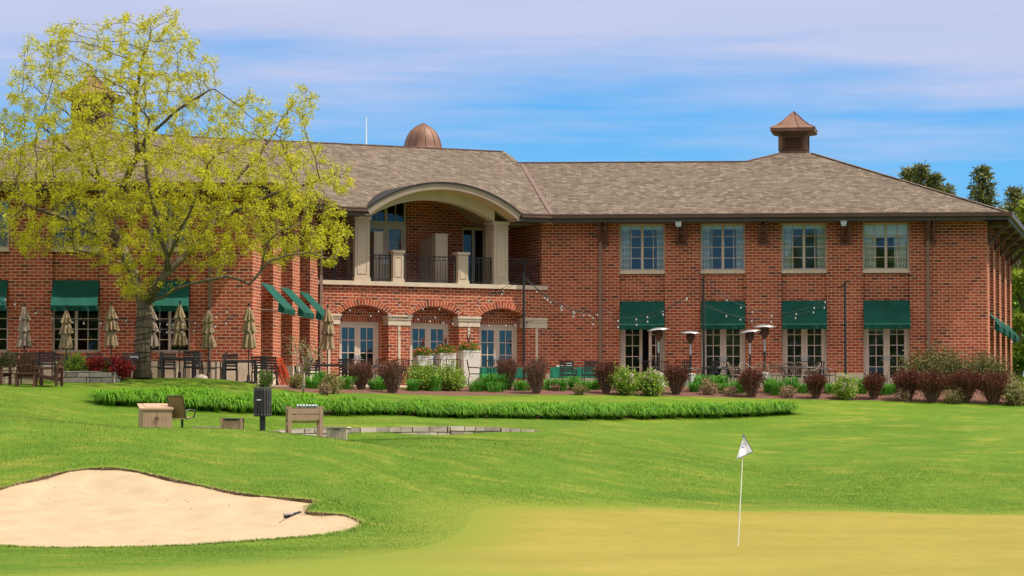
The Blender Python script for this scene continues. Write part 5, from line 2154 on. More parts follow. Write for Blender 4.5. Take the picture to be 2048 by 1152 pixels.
# bits of turf and small stones lying on the sand
n = 90
c = np.stack([rng.uniform(-12, -3.2, n), rng.uniform(60, 70.5, n)], 1)
c = c[sdf(sand_poly, c[:, 0], c[:, 1]) < -.25]
mb = MB()
for (a, b2) in c:
    s_ = float(sdf(sand_poly, np.array([a]), np.array([b2]))[0])
    z = ground_z(a, b2) - (0.05 + 0.22 * min(1, -s_ / 1.5))
    r = rng.uniform(.006, .018)
    mb.lathe((a, b2, z), [(r * .4, -.005), (r, r * .3), (r * .6, r * .8), (.001, r)], 5)
o = mb.build('bunker_debris', M['soil'])
tag(o, 'scattered specks of soil and small stones on the bunker sand', 'debris', kind='stuff')


# ---- background trees on the right
def leafy_tree(name, label, px, Yu, ytop, ybase_z, wpx, n, leafm, group=None):
    b = Vector(at(px, 700, Yu))
    b.z = ybase_z
    sc = F / b.y
    H_ = EYE + (900 - ytop) / sc - b.z
    W_ = wpx / sc / 2
    root = empty(name, b)
    tag(root, label, 'tree', group)
    mb = MB()
    mb.tube([(0, 0, -.2), (.1, 0, H_ * .3), (.0, .1, H_ * .7)], [.28, .2, .06], 8)
    ce = []
    for k in range(46):
        d = unit(rng.normal(size=3))
        r = rng.random() ** .4
        c = np.array([d[0] * W_ * r, d[1] * W_ * r, H_ * .53 + d[2] * H_ * .45 * r])
        ce.append(c)
        mb.tube([(0, 0, max(.5, c[2] * .55)), c * [.5, .5, .8], c], [.06, .04, .015], 4, cap=False)
    mb.build('trunk', M['bark'], root, smooth=True)
    ce = np.array(ce)
    k = rng.integers(0, len(ce), n)
    d = unit(rng.normal(size=(n, 3)))
    c = ce[k] + d * rng.uniform(.3, 1, (n, 1)) * np.array([W_ * .28, W_ * .28, W_ * .2])
    v, q = leaves(c, unit(rng.normal(size=(n, 3)) + [0, 0, -.3]), rng.uniform(.16, .3, n), rng.uniform(.1, .18, n))
    fast_mesh('crown', v, q, M[leafm], root)


leafy_tree('maple_tree', 'yellow green leafy tree rising beside the right end of the clubhouse', 2062, 99, 392, 4.0, 150, 9000, 'leaf_tree', 'trees behind the right end wall')
leafy_tree('maple_tree', 'darker green leafy tree low behind the awnings of the right end wall', 2034, 103, 560, 4.0, 120, 6500, 'leaf_green', 'trees behind the right end wall')


def spruce(px, ytop, Yu, label, Hm=17.0, lean=0.0):
    b = Vector(at(px, ytop, Yu))
    top = b.z
    b.z = 4.0
    Hm = top - b.z
    root = empty('spruce_tree', b)
    tag(root, label, 'tree', 'spruces behind the roof')
    mb = MB()
    mb.tube([(0, 0, 0), (0, 0, Hm * .6), (lean, 0, Hm)], [.25, .14, .015], 6)
    cs, ds, ls = [], [], []
    z = Hm * .35
    while z < Hm - .15:
        f = (Hm - z) / Hm
        nb = 8
        a0 = rng.uniform(0, 6.28)
        for k in range(nb):
            a = a0 + k * 2 * math.pi / nb + rng.normal(0, .2)
            Lb = (.25 + 4.6 * f) * rng.uniform(.6, 1.1)
            e = np.array([math.cos(a) * Lb, math.sin(a) * Lb, z + Lb * (.30 + .25 * rng.random())])
            s_ = np.array([0, 0, z])
            mb.tube([s_, s_ * .5 + e * .5 + [0, 0, -.12 * Lb], e], [.035, .025, .01], 4, cap=False)
            m = int(14 + 26 * Lb)
            t = rng.uniform(.12, 1.0, m)[:, None]
            c = s_ + (e - s_) * t + np.array([0, 0, -1]) * (.24 * Lb * t * (1 - t)) + rng.normal(0, .07, (m, 3))
            cs.append(c)
            ds.append(unit(rng.normal(size=(m, 3)) * .7 + unit(e - s_) * .8 + [0, 0, -.25]))
        z += rng.uniform(.28, .42)
    mb.build('trunk', M['bark'], root)
    c = np.concatenate(cs)
    d = np.concatenate(ds)
    v, q = leaves(c, d, rng.uniform(.18, .42, len(c)), rng.uniform(.05, .1, len(c)))
    fast_mesh('crown', v, q, M['needle'], root)


for px, yt_, Yu, lb in ((1842, 326, 118, 'dark spruce top showing above the hip roof'), (1817, 332, 119, 'narrow spruce top left of the taller spruce above the hip roof'), (1868, 345, 118, 'small spruce top on the right slope of the hip roof'),
                        (1966, 330, 116, 'broad spruce behind the right eave corner'), (2030, 370, 117, 'spruce top between the broad spruce and the frame edge'), (2062, 378, 112, 'spruce cut by the right frame edge'), (1893, 366, 120, 'sparse spruce tip left of the broad spruce')):
    spruce(px, yt_, Yu, lb)

# ---------------------------------------------------------------- furniture and small things
M['umb'] = mat('umbrella_canvas', (0.27, 0.20, 0.115), 0.9, 0.2, 3.0)
M['umb_grey'] = mat('umbrella_faded', (0.25, 0.195, 0.15), 0.9, 0.2, 3.0)
M['composite'] = mat('tan_composite', (0.345, 0.225, 0.145), 0.6, 0.1, 4.0)
M['composite_dark'] = mat('tan_groove', (0.16, 0.10, 0.06), 0.7, 0.1, 4.0)
M['adirondack'] = mat('stained_cedar', (0.115, 0.045, 0.032), 0.6, 0.3, 5.0)
M['sling'] = mat('sling_fabric', (0.22, 0.145, 0.06), 0.8, 0.15, 30.0)
M['bronze'] = mat('bronze_tube', (0.055, 0.045, 0.038), 0.4, 0.1, 4.0)
M['barrel'] = mat('tan_wire', (0.20, 0.15, 0.11), 0.5, 0.2, 6.0)
M['orange'] = mat('orange_lacquer', (0.52, 0.07, 0.022), 0.45, 0.15, 4.0)
M['white'] = mat('white_paint', (0.74, 0.72, 0.68), 0.5, 0.05, 3.0)
M['planter'] = mat('white_planter', (0.62, 0.56, 0.49), 0.6, 0.06, 2.0)
M['cloth_green'] = mat('green_tablecloth', (0.01, 0.17, 0.10), 0.85, 0.1, 3.0)
M['rubber'] = mat('black_rubber', (0.02, 0.02, 0.022), 0.6, 0.1, 5.0)
M['bulb'] = mat('bulb_glass', (0.44, 0.43, 0.41), 0.2, 0.05, 3.0, spec=0.6)
M['club_tube'] = mat('galvanised_tube', (0.42, 0.46, 0.50), 0.35, 0.1, 6.0, metal=0.4)
M['flag'] = leaf_mat('flag_nylon', (0.80, 0.80, 0.86), (0.84, 0.84, 0.90), 0.5, 1.0)
M['flag_blue'] = mat('flag_blue_ink', (0.06, 0.07, 0.33), 0.6, 0.05, 6.0)
M['rock'] = leaf_mat('fieldstone', (0.20, 0.165, 0.135), (0.46, 0.39, 0.315), 0.0, 5.0, 0.95)
M['rock_warm'] = mat('cream_fieldstone', (0.52, 0.41, 0.28), 0.9, 0.28, 5.0, bump=0.6)
M['joint'] = mat('wall_joint', (0.12, 0.095, 0.07), 0.95, 0.3, 6.0)
M['pole'] = mat('black_pole', (0.025, 0.024, 0.026), 0.45, 0.1, 3.0)
M['flower_red'] = leaf_mat('red_petal', (0.45, 0.03, 0.03), (0.75, 0.16, 0.10), 0.3, 4.0)
M['spike'] = leaf_mat('purple_spike_leaf', (0.10, 0.03, 0.03), (0.24, 0.11, 0.09), 0.2, 3.0)
M['label_white'] = mat('sign_white', (0.7, 0.7, 0.7), 0.5, 0.03, 4.0)


def slat_chair(name='patio_armchair'):
    t = empty(name, (0, 0, 0))
    mb = MB()
    for k in range(6):
        y = -.22 + k * .085
        mb.box((0, y, .445), (.50, .07, .022))
    mb.box((0, -.24, .425), (.52, .03, .05)).box((0, .23, .425), (.52, .03, .05))
    mb.build('seat', M['charcoal'], t)
    mb = MB()
    for k in range(5):
        z = .56 + k * .085
        y = .25 + (z - .45) * .18
        mb.box((0, y, z), (.48, .02, .062))
    for s in (-1, 1):
        mb.bar((s * .25, .24, .44), (s * .25, .345, .97), .03, .035)
    mb.bar((-.25, .335, .93), (.25, .335, .93), .03)
    mb.build('backrest', M['charcoal'], t)
    for s in (-1, 1):
        for y in (-.24, .25):
            mb = MB()
            mb.box((s * .265, y, .22 if y > 0 else .33), (.036, .036, .44 if y > 0 else .66))
            mb.build('leg', M['charcoal'], t)
        mb = MB()
        mb.box((s * .265, .02, .672), (.06, .56, .024))
        mb.build('armrest', M['redwood'], t)
    return t


def iron_chair(name='iron_armchair'):
    t = empty(name, (0, 0, 0))
    mb = MB()
    for k in range(9):
        x = -.2 + k * .05
        mb.box((x, 0, .44), (.022, .44, .012))
    for y in (-.22, .22):
        mb.box((0, y, .435), (.46, .022, .022))
    for s in (-1, 1):
        mb.box((s * .23, 0, .435), (.022, .46, .022))
    mb.build('seat', M['iron'], t)
    mb = MB()
    for s in (-1, 1):
        mb.tube([(s * .22, .22, .43), (s * .235, .25, .62), (s * .275, .31, .94)], .015, 5)
    mb.tube([(-.275, .31, .94), (-.1, .335, .955), (.1, .335, .955), (.275, .31, .94)], .014, 5)
    mb.tube([(-.23, .25, .55), (.23, .25, .55)], .011, 5)
    for k in range(5):
        x = -.16 + k * .08
        mb.tube([(x * .9, .25, .55), (x * 1.15, .33, .95)], .010, 4)
    mb.build('backrest', M['iron'], t)
    for s in (-1, 1):
        mb = MB()
        mb.tube([(s * .25, .27, .68), (s * .265, -.05, .67), (s * .265, -.22, .63)], .014, 5)
        mb.build('armrest', M['iron'], t)
        for y, yy in ((-.22, -.25), (.22, .28)):
            mb = MB()
            mb.tube([(s * .26, yy, 0), (s * .235, y, .44)] + ([(s * .265, -.22, .63)] if y < 0 else []), .015, 5)
            mb.build('leg', M['iron'], t)
    return t


def barrel_chair(name='barrel_chair'):
    t = empty(name, (0, 0, 0))
    mb = MB()
    mb.lathe((0, 0, .42), [(.02, .02), (.25, .025), (.26, 0), (.02, -.005)], 18)
    mb.build('seat', M['barrel'], t)
    mb = MB()
    top, bot = [], []
    for k in range(17):
        a = math.pi * (-0.12 + 1.24 * k / 16)
        e = math.sin(max(0, min(math.pi, a)))
        top.append(Vector((.33 * math.cos(a), .36 * math.sin(a), .62 + .30 * max(0, e) ** 1.5)))
        bot.append(Vector((.24 * math.cos(a), .24 * math.sin(a), .44)))
    mb.tube(top, .016, 5)
    mb.tube(bot, .012, 5)
    for a, b in zip(top[1:-1], bot[1:-1]):
        mb.tube([b, b * .4 + a * .6 + Vector((0, 0, -.02)), a], .009, 4)
    mb.build('backrest', M['barrel'], t)
    for k in range(4):
        a = math.pi / 4 + k * math.pi / 2
        mb = MB()
        mb.tube([(.3 * math.cos(a), .3 * math.sin(a), 0), (.2 * math.cos(a), .2 * math.sin(a), .42)], .014, 5)
        mb.build('leg', M['barrel'], t)
    return t


def dining_table(name='patio_table', w=1.05, d=.85, topm='redwood', legm='charcoal'):
    t = empty(name, (0, 0, 0))
    mb = MB()
    n = 7
    for k in range(n):
        y = -d / 2 + .05 + k * (d - .1) / (n - 1)
        mb.box((0, y, .735), (w - .06, (d - .1) / (n - 1) - .008, .022))
    mb.build('tabletop', M[topm], t)
    mb = MB()
    for y in (-d / 2, d / 2):
        mb.box((0, y, .715), (w, .04, .062))
    for x in (-w / 2, w / 2):
        mb.box((x, 0, .715), (.04, d - .04, .062))
    mb.build('table_frame', M[legm], t)
    for x in (-w / 2, w / 2):
        for y in (-d / 2, d / 2):
            mb = MB()
            mb.box((x * .96, y * .96, .345), (.065, .065, .69))
            mb.build('leg', M[legm], t)
    return t


def iron_table(name='iron_table', r=.5, Lx=0.0):
    t = empty(name, (0, 0, 0))
    mb = MB()
    prof = [(.02, .70), (r, .70), (r + .01, .715), (r, .73), (.02, .73)]
    mb.lathe((0, 0, 0), prof, 24)
    if Lx:
        mb.v = [(x * (1 + Lx), y, z) for x, y, z in mb.v]
    mb.build('tabletop', M['iron'], t)
    for k in range(4):
        a = math.pi / 4 + k * math.pi / 2
        mb = MB()
        mb.tube([(r * .8 * (1 + Lx) * math.cos(a), r * .8 * math.sin(a), 0), (r * .45 * (1 + Lx) * math.cos(a), r * .45 * math.sin(a), .35), (r * .75 * (1 + Lx) * math.cos(a), r * .75 * math.sin(a), .70)], .018, 5)
        mb.build('leg', M['iron'], t)
    return t


def umbrella(seed, m='umb', name='patio_umbrella'):
    rg = random.Random(seed)
    t = empty(name, (0, 0, 0))
    mb = MB()
    mb.tube([(0, 0, 0), (0, 0, 2.55)], .021, 8)
    mb.build('pole', M['bronze'], t)
    mb = MB()
    mb.lathe((0, 0, 0), [(.24, 0), (.24, .05), (.06, .09), (.05, .28)], 16)
    mb.build('base', M['bronze'], t)
    mb = MB()
    mb.lathe((0, 0, 2.55), [(.012, 0), (.03, .01), (.042, .045), (.03, .08), (.008, .095)], 10)
    mb.build('finial', M['iron'], t)
    lean = rg.uniform(-.035, .035)
    for k, (zt, zb, rt, rb) in enumerate(((2.50, 2.05, .035, .165), (2.12, 1.66, .10, .195), (1.74, 1.15, .10, .20))):
        ph = rg.uniform(0, 6)
        nf = rg.choice((7, 8, 9))
        amp = rg.uniform(.26, .42)
        sk = rg.uniform(-.03, .03)
        prof = []
        for q in range(9):
            f = q / 8
            prof.append((rt + (rb - rt) * f ** (.8 if k < 2 else .55), zt + (zb - zt) * f))

        def mod(a, z, i, ph=ph, nf=nf, amp=amp):
            f = i / 8
            return 1 + amp * (.35 + .65 * f) * math.sin(nf * a + ph + .9 * f) * (1 - .0 * f) + .10 * f * math.sin(2 * a + ph)
        mb = MB()
        mb.lathe((0, 0, 0), prof, 54, mod, cap=False)
        prof2 = [(r * .93, z) for r, z in prof]
        mb.lathe((0, 0, 0), prof2, 54, mod, cap=False)
        # uneven hem
        nv = []
        for (x, y, z) in mb.v:
            f = (zt - z) / (zt - zb)
            a = math.atan2(y, x)
            nv.append((x + sk * f + lean * (2.5 - z), y, z + (.035 * math.sin(nf * a + ph + 1.2) + .02 * math.sin(3 * a + ph)) * f * f))
        mb.v = nv
        mb.build('canopy_tier', M[m], t, smooth=True)
    return t


def adirondack(name='adirondack_chair'):
    t = empty(name, (0, 0, 0))
    mb = MB()
    for k in range(5):
        f = k / 4
        y = -.30 + .52 * f
        mb.box((0, y, .37 - .13 * f), (.52, .115, .022))
    mb.build('seat', M['adirondack'], t)
    mb = MB()
    for k in range(5):
        x = -.22 + k * .11
        top = .98 - .045 * (k - 2) ** 2
        mb.bar((x * .85, .20, .22), (x * 1.1, .46, top), .098, .022, up=(0, 1, 0))
    mb.box((0, .37, .62), (.56, .03, .07)).box((0, .28, .36), (.5, .03, .07))
    mb.build('backrest', M['adirondack'], t)
    for s in (-1, 1):
        mb = MB()
        mb.box((s * .33, .02, .555), (.14, .78, .024))
        mb.build('armrest', M['adirondack'], t)
        mb = MB()
        mb.box((s * .30, -.30, .27), (.03, .10, .54))
        mb.build('leg', M['adirondack'], t)
        mb = MB()
        mb.box((s * .285, .36, .27), (.028, .09, .54))
        mb.bar((s * .27, -.32, .34), (s * .27, .38, .20), .028, .10)
        mb.build('leg', M['adirondack'], t)
    return t


def heater(tilt, name='patio_heater'):
    t = empty(name, (0, 0, 0))
    mb = MB()
    mb.lathe((0, 0, 0), [(.23, 0), (.23, .04), (.21, .06), (.21, .46), (.20, .50), (.05, .52)], 18)
    mb.build('base', M['white'], t)
    mb = MB()
    mb.tube([(0, 0, .5), (0, 0, 1.25)], .04, 8)
    mb.build('pole', M['pole'], t)
    mb = MB()
    mb.tube([(0, 0, 1.25), (0, 0, 1.70)], .038, 8)
    mb.build('pole', M['steel'], t)
    mb = MB()
    mb.lathe((0, 0, 0), [(.05, 1.68), (.11, 1.78), (.15, 1.86), (.155, 2.08), (.12, 2.10)], 18)
    for k in range(18):
        a = 2 * math.pi * k / 18
        mb.tube([(.16 * math.cos(a), .16 * math.sin(a), 1.86), (.16 * math.cos(a), .16 * math.sin(a), 2.08)], .006, 4)
    mb.build('burner', M['bracket'], t)
    mb = MB()
    prof = [(.42, 2.105), (.41, 2.125), (.28, 2.165), (.10, 2.195), (.01, 2.20)]
    mb.lathe((0, 0, 0), prof, 28, cap=False)
    mb.lathe((0, 0, 0), [(r * .995, z - .008) for r, z in prof], 28, cap=False)
    mb.v = [(x, y, z + x * tilt) for x, y, z in mb.v]
    mb.build('reflector', M['steel'], t, smooth=True)
    return t


def place(proto, first, loc, rz, label, cat, group):
    o = proto if first else copy_tree(proto)
    o.location = loc
    o.rotation_euler = (0, 0, rz)
    for k in ('label', 'category', 'group'):
        if k in o:
            del o[k]
    tag(o, label, cat, group)
    return o


class Stock:
    def __init__(self, make, cat, group):
        self.make, self.cat, self.group, self.proto = make, cat, group, None

    def put(self, px, Yu, rz, label, dz=0.0):
        first = self.proto is None
        if first:
            self.proto = self.make()
        p = gp(px, Yu)
        p.z += dz
        return place(self.proto, first, p, rz, label, self.cat, self.group)


# ---- left patio: umbrellas, tables, charcoal armchairs
ul = [(48, 69.3, 'umb_grey', 'greyish closed patio umbrella in front of the left brick pier'), (132, 69.1, 'umb', 'tan closed patio umbrella in front of the left dining window'),
      (222, 69.3, 'umb', 'tan closed patio umbrella between the left dining window and the locust trunk'), (301, 70.2, 'umb_grey', 'narrow closed umbrella half hidden behind the locust trunk'),
      (359, 69.2, 'umb', 'full pleated closed umbrella right of the locust trunk, before the window'), (417, 69.0, 'umb', 'rumpled closed umbrella in front of the brown downspout of the left wing'),
      (497, 69.6, 'umb', 'closed umbrella at the brick corner left of the side awnings'), (655, 75.6, 'umb', 'tall closed umbrella in front of the left end of the arcade')]
tops = [605, 613, 603, 605, 601, 612, 605, 609]
for k, ((px, Yu, m, lb), ty) in enumerate(zip(ul, tops)):
    u = umbrella(40 + k, m)
    p = gp(px, Yu)
    u.location = p
    zt = EYE + (900 - ty) / (F / p.y)
    s = (zt - p.z) / 2.645
    u.scale = (s, s, s)
    u.rotation_euler = (0, 0, k * 1.3)
    tag(u, lb, 'umbrella', 'closed patio umbrellas')

tables = Stock(dining_table, 'table', 'wood topped tables on the left patio')
chairs = Stock(slat_chair, 'chair', 'charcoal slatted armchairs')
tl = [(42, 69.3, 'under the greyish umbrella'), (150, 69.1, 'under the umbrella of the left dining window'), (228, 69.4, 'behind the crimson bushes'),
      (356, 69.1, 'right of the locust trunk'), (480, 69.5, 'at the brick corner'), (660, 75.5, 'in front of the left end of the arcade')]
for px, Yu, w in tl:
    tables.put(px, Yu, .04, f'reddish slatted patio table on charcoal legs, {w}')
PI = math.pi
ch = [(22, 69.0, PI, 'back to the lawn at the left frame edge'), (66, 69.0, PI, 'back to the lawn, right of the greyish umbrella'), (98, 69.0, PI, 'back to the lawn behind the adirondack chair'),
      (122, 69.9, 0, 'facing the lawn behind the left window table'), (186, 69.9, 0, 'facing the lawn behind the crimson bush'), (262, 69.6, .2, 'half behind the locust trunk on its left'),
      (303, 69.2, -PI / 2, 'seen from the side just right of the locust trunk'), (334, 69.9, 0, 'facing the lawn at the window right of the trunk'), (385, 68.85, PI, 'back to the lawn, right of the pleated umbrella'),
      (412, 69.9, 1.2, 'turned sideways at the downspout'), (432, 69.3, -PI / 2, 'side on, left of the brick corner table'), (458, 70.0, 0, 'facing the lawn behind the brick corner table'),
      (524, 69.3, PI * .92, 'back to the lawn at the brick corner, right of the table'), (538, 69.9, PI, 'behind the armchair at the brick corner'), (604, 75.0, -PI / 2, 'side on behind the young tree'),
      (697, 75.2, PI * .9, 'back to the lawn in front of the left arched door'), (625, 76.2, 0, 'facing the lawn beside the arcade umbrella'),
      (1136, 78.2, PI * .94, 'back to the lawn at the green cloth table, nearer the tall pole'), (1180, 78.2, PI * 1.05, 'back to the lawn at the green cloth table, beside the downspout')]
for px, Yu, rz, w in ch:
    chairs.put(px, Yu, rz, f'charcoal slatted armchair {w}')

# ---- iron chairs and tables
irons = Stock(iron_chair, 'chair', 'black iron armchairs')
ic_ = [(722, 76.4, .5, 'behind the narrow maroon bush'), (746, 76.2, -1.0, 'in front of the gap beside the left arched door'), (806, 77.0, PI * .95, 'left of the flower planters'), (824, 77.4, .3, 'behind the lime green shrub'),
       (872, 76.8, PI, 'back to the lawn below the left flower planter'), (906, 76.7, PI * 1.03, 'back to the lawn below the middle flower planter'), (951, 76.9, PI / 2, 'side on in front of the tall white planter'),
       (990, 77.5, PI * .9, 'before the right arched door, left chair'), (1004, 77.1, PI * 1.1, 'before the right arched door, right chair'),
       (1298, 78.6, PI, 'behind the hydrangea at the open door'), (1328, 78.8, PI * .9, 'behind the hydrangea, right of the open door'),
       (1366, 78.4, PI * .96, 'at the brick pier between the first two glass doors'), (1388, 78.2, PI * .6, 'seen at an angle left of the second light pole'),
       (1412, 78.0, -PI * .62, 'at the foot of the second light pole'), (1446, 78.1, PI * .55, 'in front of the second glass door'), (1440, 79.0, 0, 'against the second glass door'),
       (1606, 79.2, PI, 'at the far side of the long black table'), (1634, 79.2, PI * .97, 'at the far right of the long black table'), (1654, 78.2, PI * .62, 'right end of the group, at the brick pier')]
for px, Yu, rz, w in ic_:
    irons.put(px, Yu, rz, f'black iron armchair {w}')
itab = Stock(iron_table, 'table', 'black iron tables')
for px, Yu, w in ((1352, 78.9, 'behind the dense maroon bush'), (1428, 78.5, 'beside the second light pole'), (840, 77.4, 'behind the lime green shrubs'), (752, 76.8, 'in front of the left arched door')):
    itab.put(px, Yu, 0, f'round black iron patio table {w}')
lt = iron_table('iron_table', .5, .9)
lt.location = gp(1592, 78.7)
tag(lt, 'long oval black iron patio table among the brown barrel chairs', 'table', 'black iron tables')
barrels = Stock(barrel_chair, 'chair', 'brown barrel chairs')
for px, Yu, rz, w in ((1474, 78.0, 1.2, 'left end of the group, side on'), (1497, 78.0, .6, 'behind the spiky maroon bush'), (1519, 78.1, -.4, 'right of the spiky maroon bush'), (1556, 78.0, PI * .8, 'left front of the long black table'),
                      (1577, 77.9, PI, 'middle front of the long black table'), (1600, 77.9, PI * .9, 'right front of the long black table'), (1622, 78.0, -1.3, 'right end of the long black table')):
    barrels.put(px, Yu, rz, f'brown wire barrel chair with curved back, {w}')

# ---- heaters and light poles
for k, (px, Yu, ty, tl_, w) in enumerate(((1317, 78.3, 655, .10, 'beside the open glass door'), (1381, 78.6, 662, -.02, 'between the first and second glass doors'), (1500, 78.3, 659, .14, 'with its reflector tilted, right of the second glass door'), (1529, 78.8, 649, .0, 'tallest, left of the third glass door'))):
    h = heater(tl_)
    p = gp(px, Yu)
    h.location = p
    s = (EYE + (900 - ty) / (F / p.y) - p.z) / 2.2
    h.scale = (s, s, s)
    tag(h, f'silver topped patio heater {w}', 'heater', 'patio heaters')
POLES = []
for k, (px, Yu, ty, w) in enumerate(((1048, 77.2, 548, 'in front of the right arcade pier'), (1408, 77.6, 557, 'in front of the second glass door'), (1691, 77.9, 568, 'between the third and fourth glass doors'))):
    p = gp(px, Yu)
    H_ = EYE + (900 - ty) / (F / p.y) - p.z
    t = empty('light_pole', p)
    tag(t, f'slim black string light pole {w}', 'pole', 'string light poles')
    mb = MB()
    mb.tube([(0, 0, -.1), (-.01, 0, H_)], [.05, .042], 8)
    mb.build('post', M['pole'], t)
    mb = MB()
    mb.box((0, 0, H_ + .02), (.10, .10, .07)).box((-.07, 0, H_ - .06), (.16, .03, .03)).box((.07, 0, H_ - .10), (.12, .03, .03))
    mb.build('bracket', M['pole'], t)
    POLES.append(p + Vector((0, 0, H_ - .05)))


# ---- string lights
def string_light(A, B, sag, label, gap=.62):
    A, B = Vector(A), Vector(B)
    L = (B - A).length
    n = max(6, int(L / gap))
    root = empty('string_light', A)
    tag(root, label, 'string lights', 'string lights over the patio')
    pts = []
    for k in range(41):
        f = k / 40
        pts.append((B - A) * f - Vector((0, 0, 4 * sag * f * (1 - f))))
    mb = MB()
    mb.tube(pts, .0085, 4)
    mb.build('cable', M['rubber'], root)
    pb = None
    for k in range(1, n):
        f = (k + .3 * math.sin(k * 7.7)) / n
        p = (B - A) * f - Vector((0, 0, 4 * sag * f * (1 - f)))
        if pb is None:
            mb = MB()
            mb.tube([(0, 0, 0), (0, 0, -.07)], .018, 6)
            sk = mb.build('socket', M['rubber'], root, loc=p)
            mb = MB()
            mb.lathe((0, 0, 0), [(.014, -.07), (.026, -.09), (.030, -.115), (.022, -.14), (.006, -.15)], 8)
            pb = (sk, mb.build('bulb', M['bulb'], root, loc=p))
        else:
            for o in pb:
                c = o.copy()
                COL.objects.link(c)
                c.location = p
    return root


def anchor(W, px, py, d=.03):
    s, z = W.sz(px, py)
    return W.P(s, z, d)


P1, P2, P3 = POLES
string_light(P1, P2, 1.75, 'string of bulbs with the deepest sag between the first and second light poles')
string_light(P1 + Vector((0, .2, -.1)), P2 + Vector((0, .2, -.2)), 1.35, 'shallower string of bulbs between the first and second light poles')
string_light(P2, P3, 1.15, 'string of bulbs hanging between the second and third light poles')
string_light(P2 + Vector((0, .3, -.9)), P3 + Vector((0, .3, -.3)), .75, 'lower string of bulbs crossing the third green awning')
string_light(P1, anchor(WM, 726, 578), .9, 'string of bulbs from the first light pole to the left arch')
string_light(P1 + Vector((0, 0, -.1)), anchor(WM, 642, 592), 1.1, 'lower string of bulbs across the arcade to the wing corner')
string_light(anchor(WM, 1092, 640), anchor(WM, 720, 610, .3), .35, 'string of bulbs draped along the tops of the three arches')
string_light(P1 + Vector((0, 0, -.05)), anchor(WR, 1236, 612), .7, 'short string of bulbs from the first light pole to the first green awning')
tr = Vector(at(296, 655, 67.3))
string_light(tr, anchor(WS, 560, 572, .3), .55, 'string of bulbs from the locust trunk to the side awnings')
string_light(tr + Vector((0, 0, .3)), anchor(WL, 470, 610, .05), .30, 'string of bulbs from the locust trunk to the brick corner')
string_light(anchor(WL, -20, 575), tr + Vector((-.3, 0, .4)), .55, 'string of bulbs across the left green awning to the locust trunk')
# cable wound round the trunk
c0 = Vector(TB)
root = empty('wrapped_cable', c0)
tag(root, 'dark green light cable wound round the locust trunk', 'cable')
mb = MB()
pts = []
for k in range(150):
    f = k / 149
    z = .15 + 2.15 * f
    jj = int(np.argmin(np.abs(nn[:30, 2] - (c0.z + z))))
    cxy = nn[jj] - np.array(c0)
    r_ = rad[jj] * 1.04 + .012
    a = f * 2 * math.pi * 11 + .6 * math.sin(f * 37)
    pts.append((cxy[0] + r_ * math.cos(a), cxy[1] + r_ * math.sin(a), z + .05 * math.sin(a * .7)))
mb.tube(pts, .012, 4)
mb.build('cable', M['rubber'], root)
fl_ = empty('flood_light', Vector(at(274, 716, 67.3)) + Vector((-.05, -.36, 0)))
tag(fl_, 'small grey flood light fixed to the locust trunk', 'lamp')
mb = MB()
mb.box((0, 0, 0), (.24, .16, .10)).box((0, .12, -.04), (.05, .18, .04))
mb.build('housing', M['lamp_grey'], fl_)
mb = MB()
mb.box((0, -.085, -.03), (.20, .02, .05))
mb.build('lens', M['black_hole'], fl_)

# ---- planters with flowers
for (px0, px1, ytop, Yu, w) in ((826, 866, 714, 77.6, 'low white planter box left, under pink flowers'), (870, 912, 709, 77.7, 'middle white planter box under red flowers'), (915, 960, 704, 77.9, 'tall white planter box on the right, before the pier')):
    pc = gp((px0 + px1) / 2, Yu)
    sc = F / pc.y
    zt = EYE + (900 - ytop) / sc - pc.z
    w_ = (px1 - px0) / sc / 1.25
    t = empty('planter_box', pc)
    t.rotation_euler = (0, 0, R(22))
    tag(t, w, 'planter', 'white planters in front of the arcade')
    mb = MB()
    a, b = w_ / 2 * .86, w_ / 2
    mb.hexa([(-a, -a, 0), (a, -a, 0), (a, a, 0), (-a, a, 0), (-b, -b, zt), (b, -b, zt), (b, b, zt), (-b, b, zt)])
    mb.build('box', M['planter'], t)
    mb = MB()
    mb.box((0, 0, zt + .012), (w_ + .02, w_ + .02, .03))
    mb.box((0, 0, zt + .03), (w_ - .08, w_ - .08, .02))
    mb.build('rim', M['white'], t)
    f = empty('flowering_plants', pc + Vector((0, 0, zt)))
    tag(f, {826: 'pink and green flowers filling the low left white planter', 870: 'red flowers with dark spikes filling the middle white planter', 915: 'leafy flowers with a dark spike in the tall white planter'}[px0], 'flowers', 'flowers in the white planters')
    n = 900
    d = unit(rng.normal(size=(n, 3)))
    c = d * np.array([w_ * .62, w_ * .62, .21]) * rng.uniform(.3, 1, (n, 1)) + [0, 0, .14]
    c[:, 2] = np.maximum(c[:, 2], .01)
    v, q = leaves(c, unit(d + rng.normal(0, .6, (n, 3))), rng.uniform(.06, .12, n), .045)
    fast_mesh('foliage', v, q, M['leaf_green'], f)
    n = 80
    d = unit(rng.normal(size=(n, 3)) + [0, -.4, .4])
    c = d * np.array([w_ * .64, w_ * .64, .23]) + [0, 0, .14]
    c[:, 2] = np.maximum(c[:, 2], .02)
    v, q = leaves(c, unit(rng.normal(size=(n, 3))), .075, .065)
    fast_mesh('blossom', v, q, M['flower_red'], f)
    n = 26
    az = rng.uniform(0, 6.28, n)
    v, q = arching(np.zeros((n, 3)) + [0, 0, .2], az, rng.uniform(.35, .55, n), rng.uniform(.05, .3, n), np.full(n, .025), 4, .5)
    fast_mesh('spike_leaf', v, q, M['spike'], f)

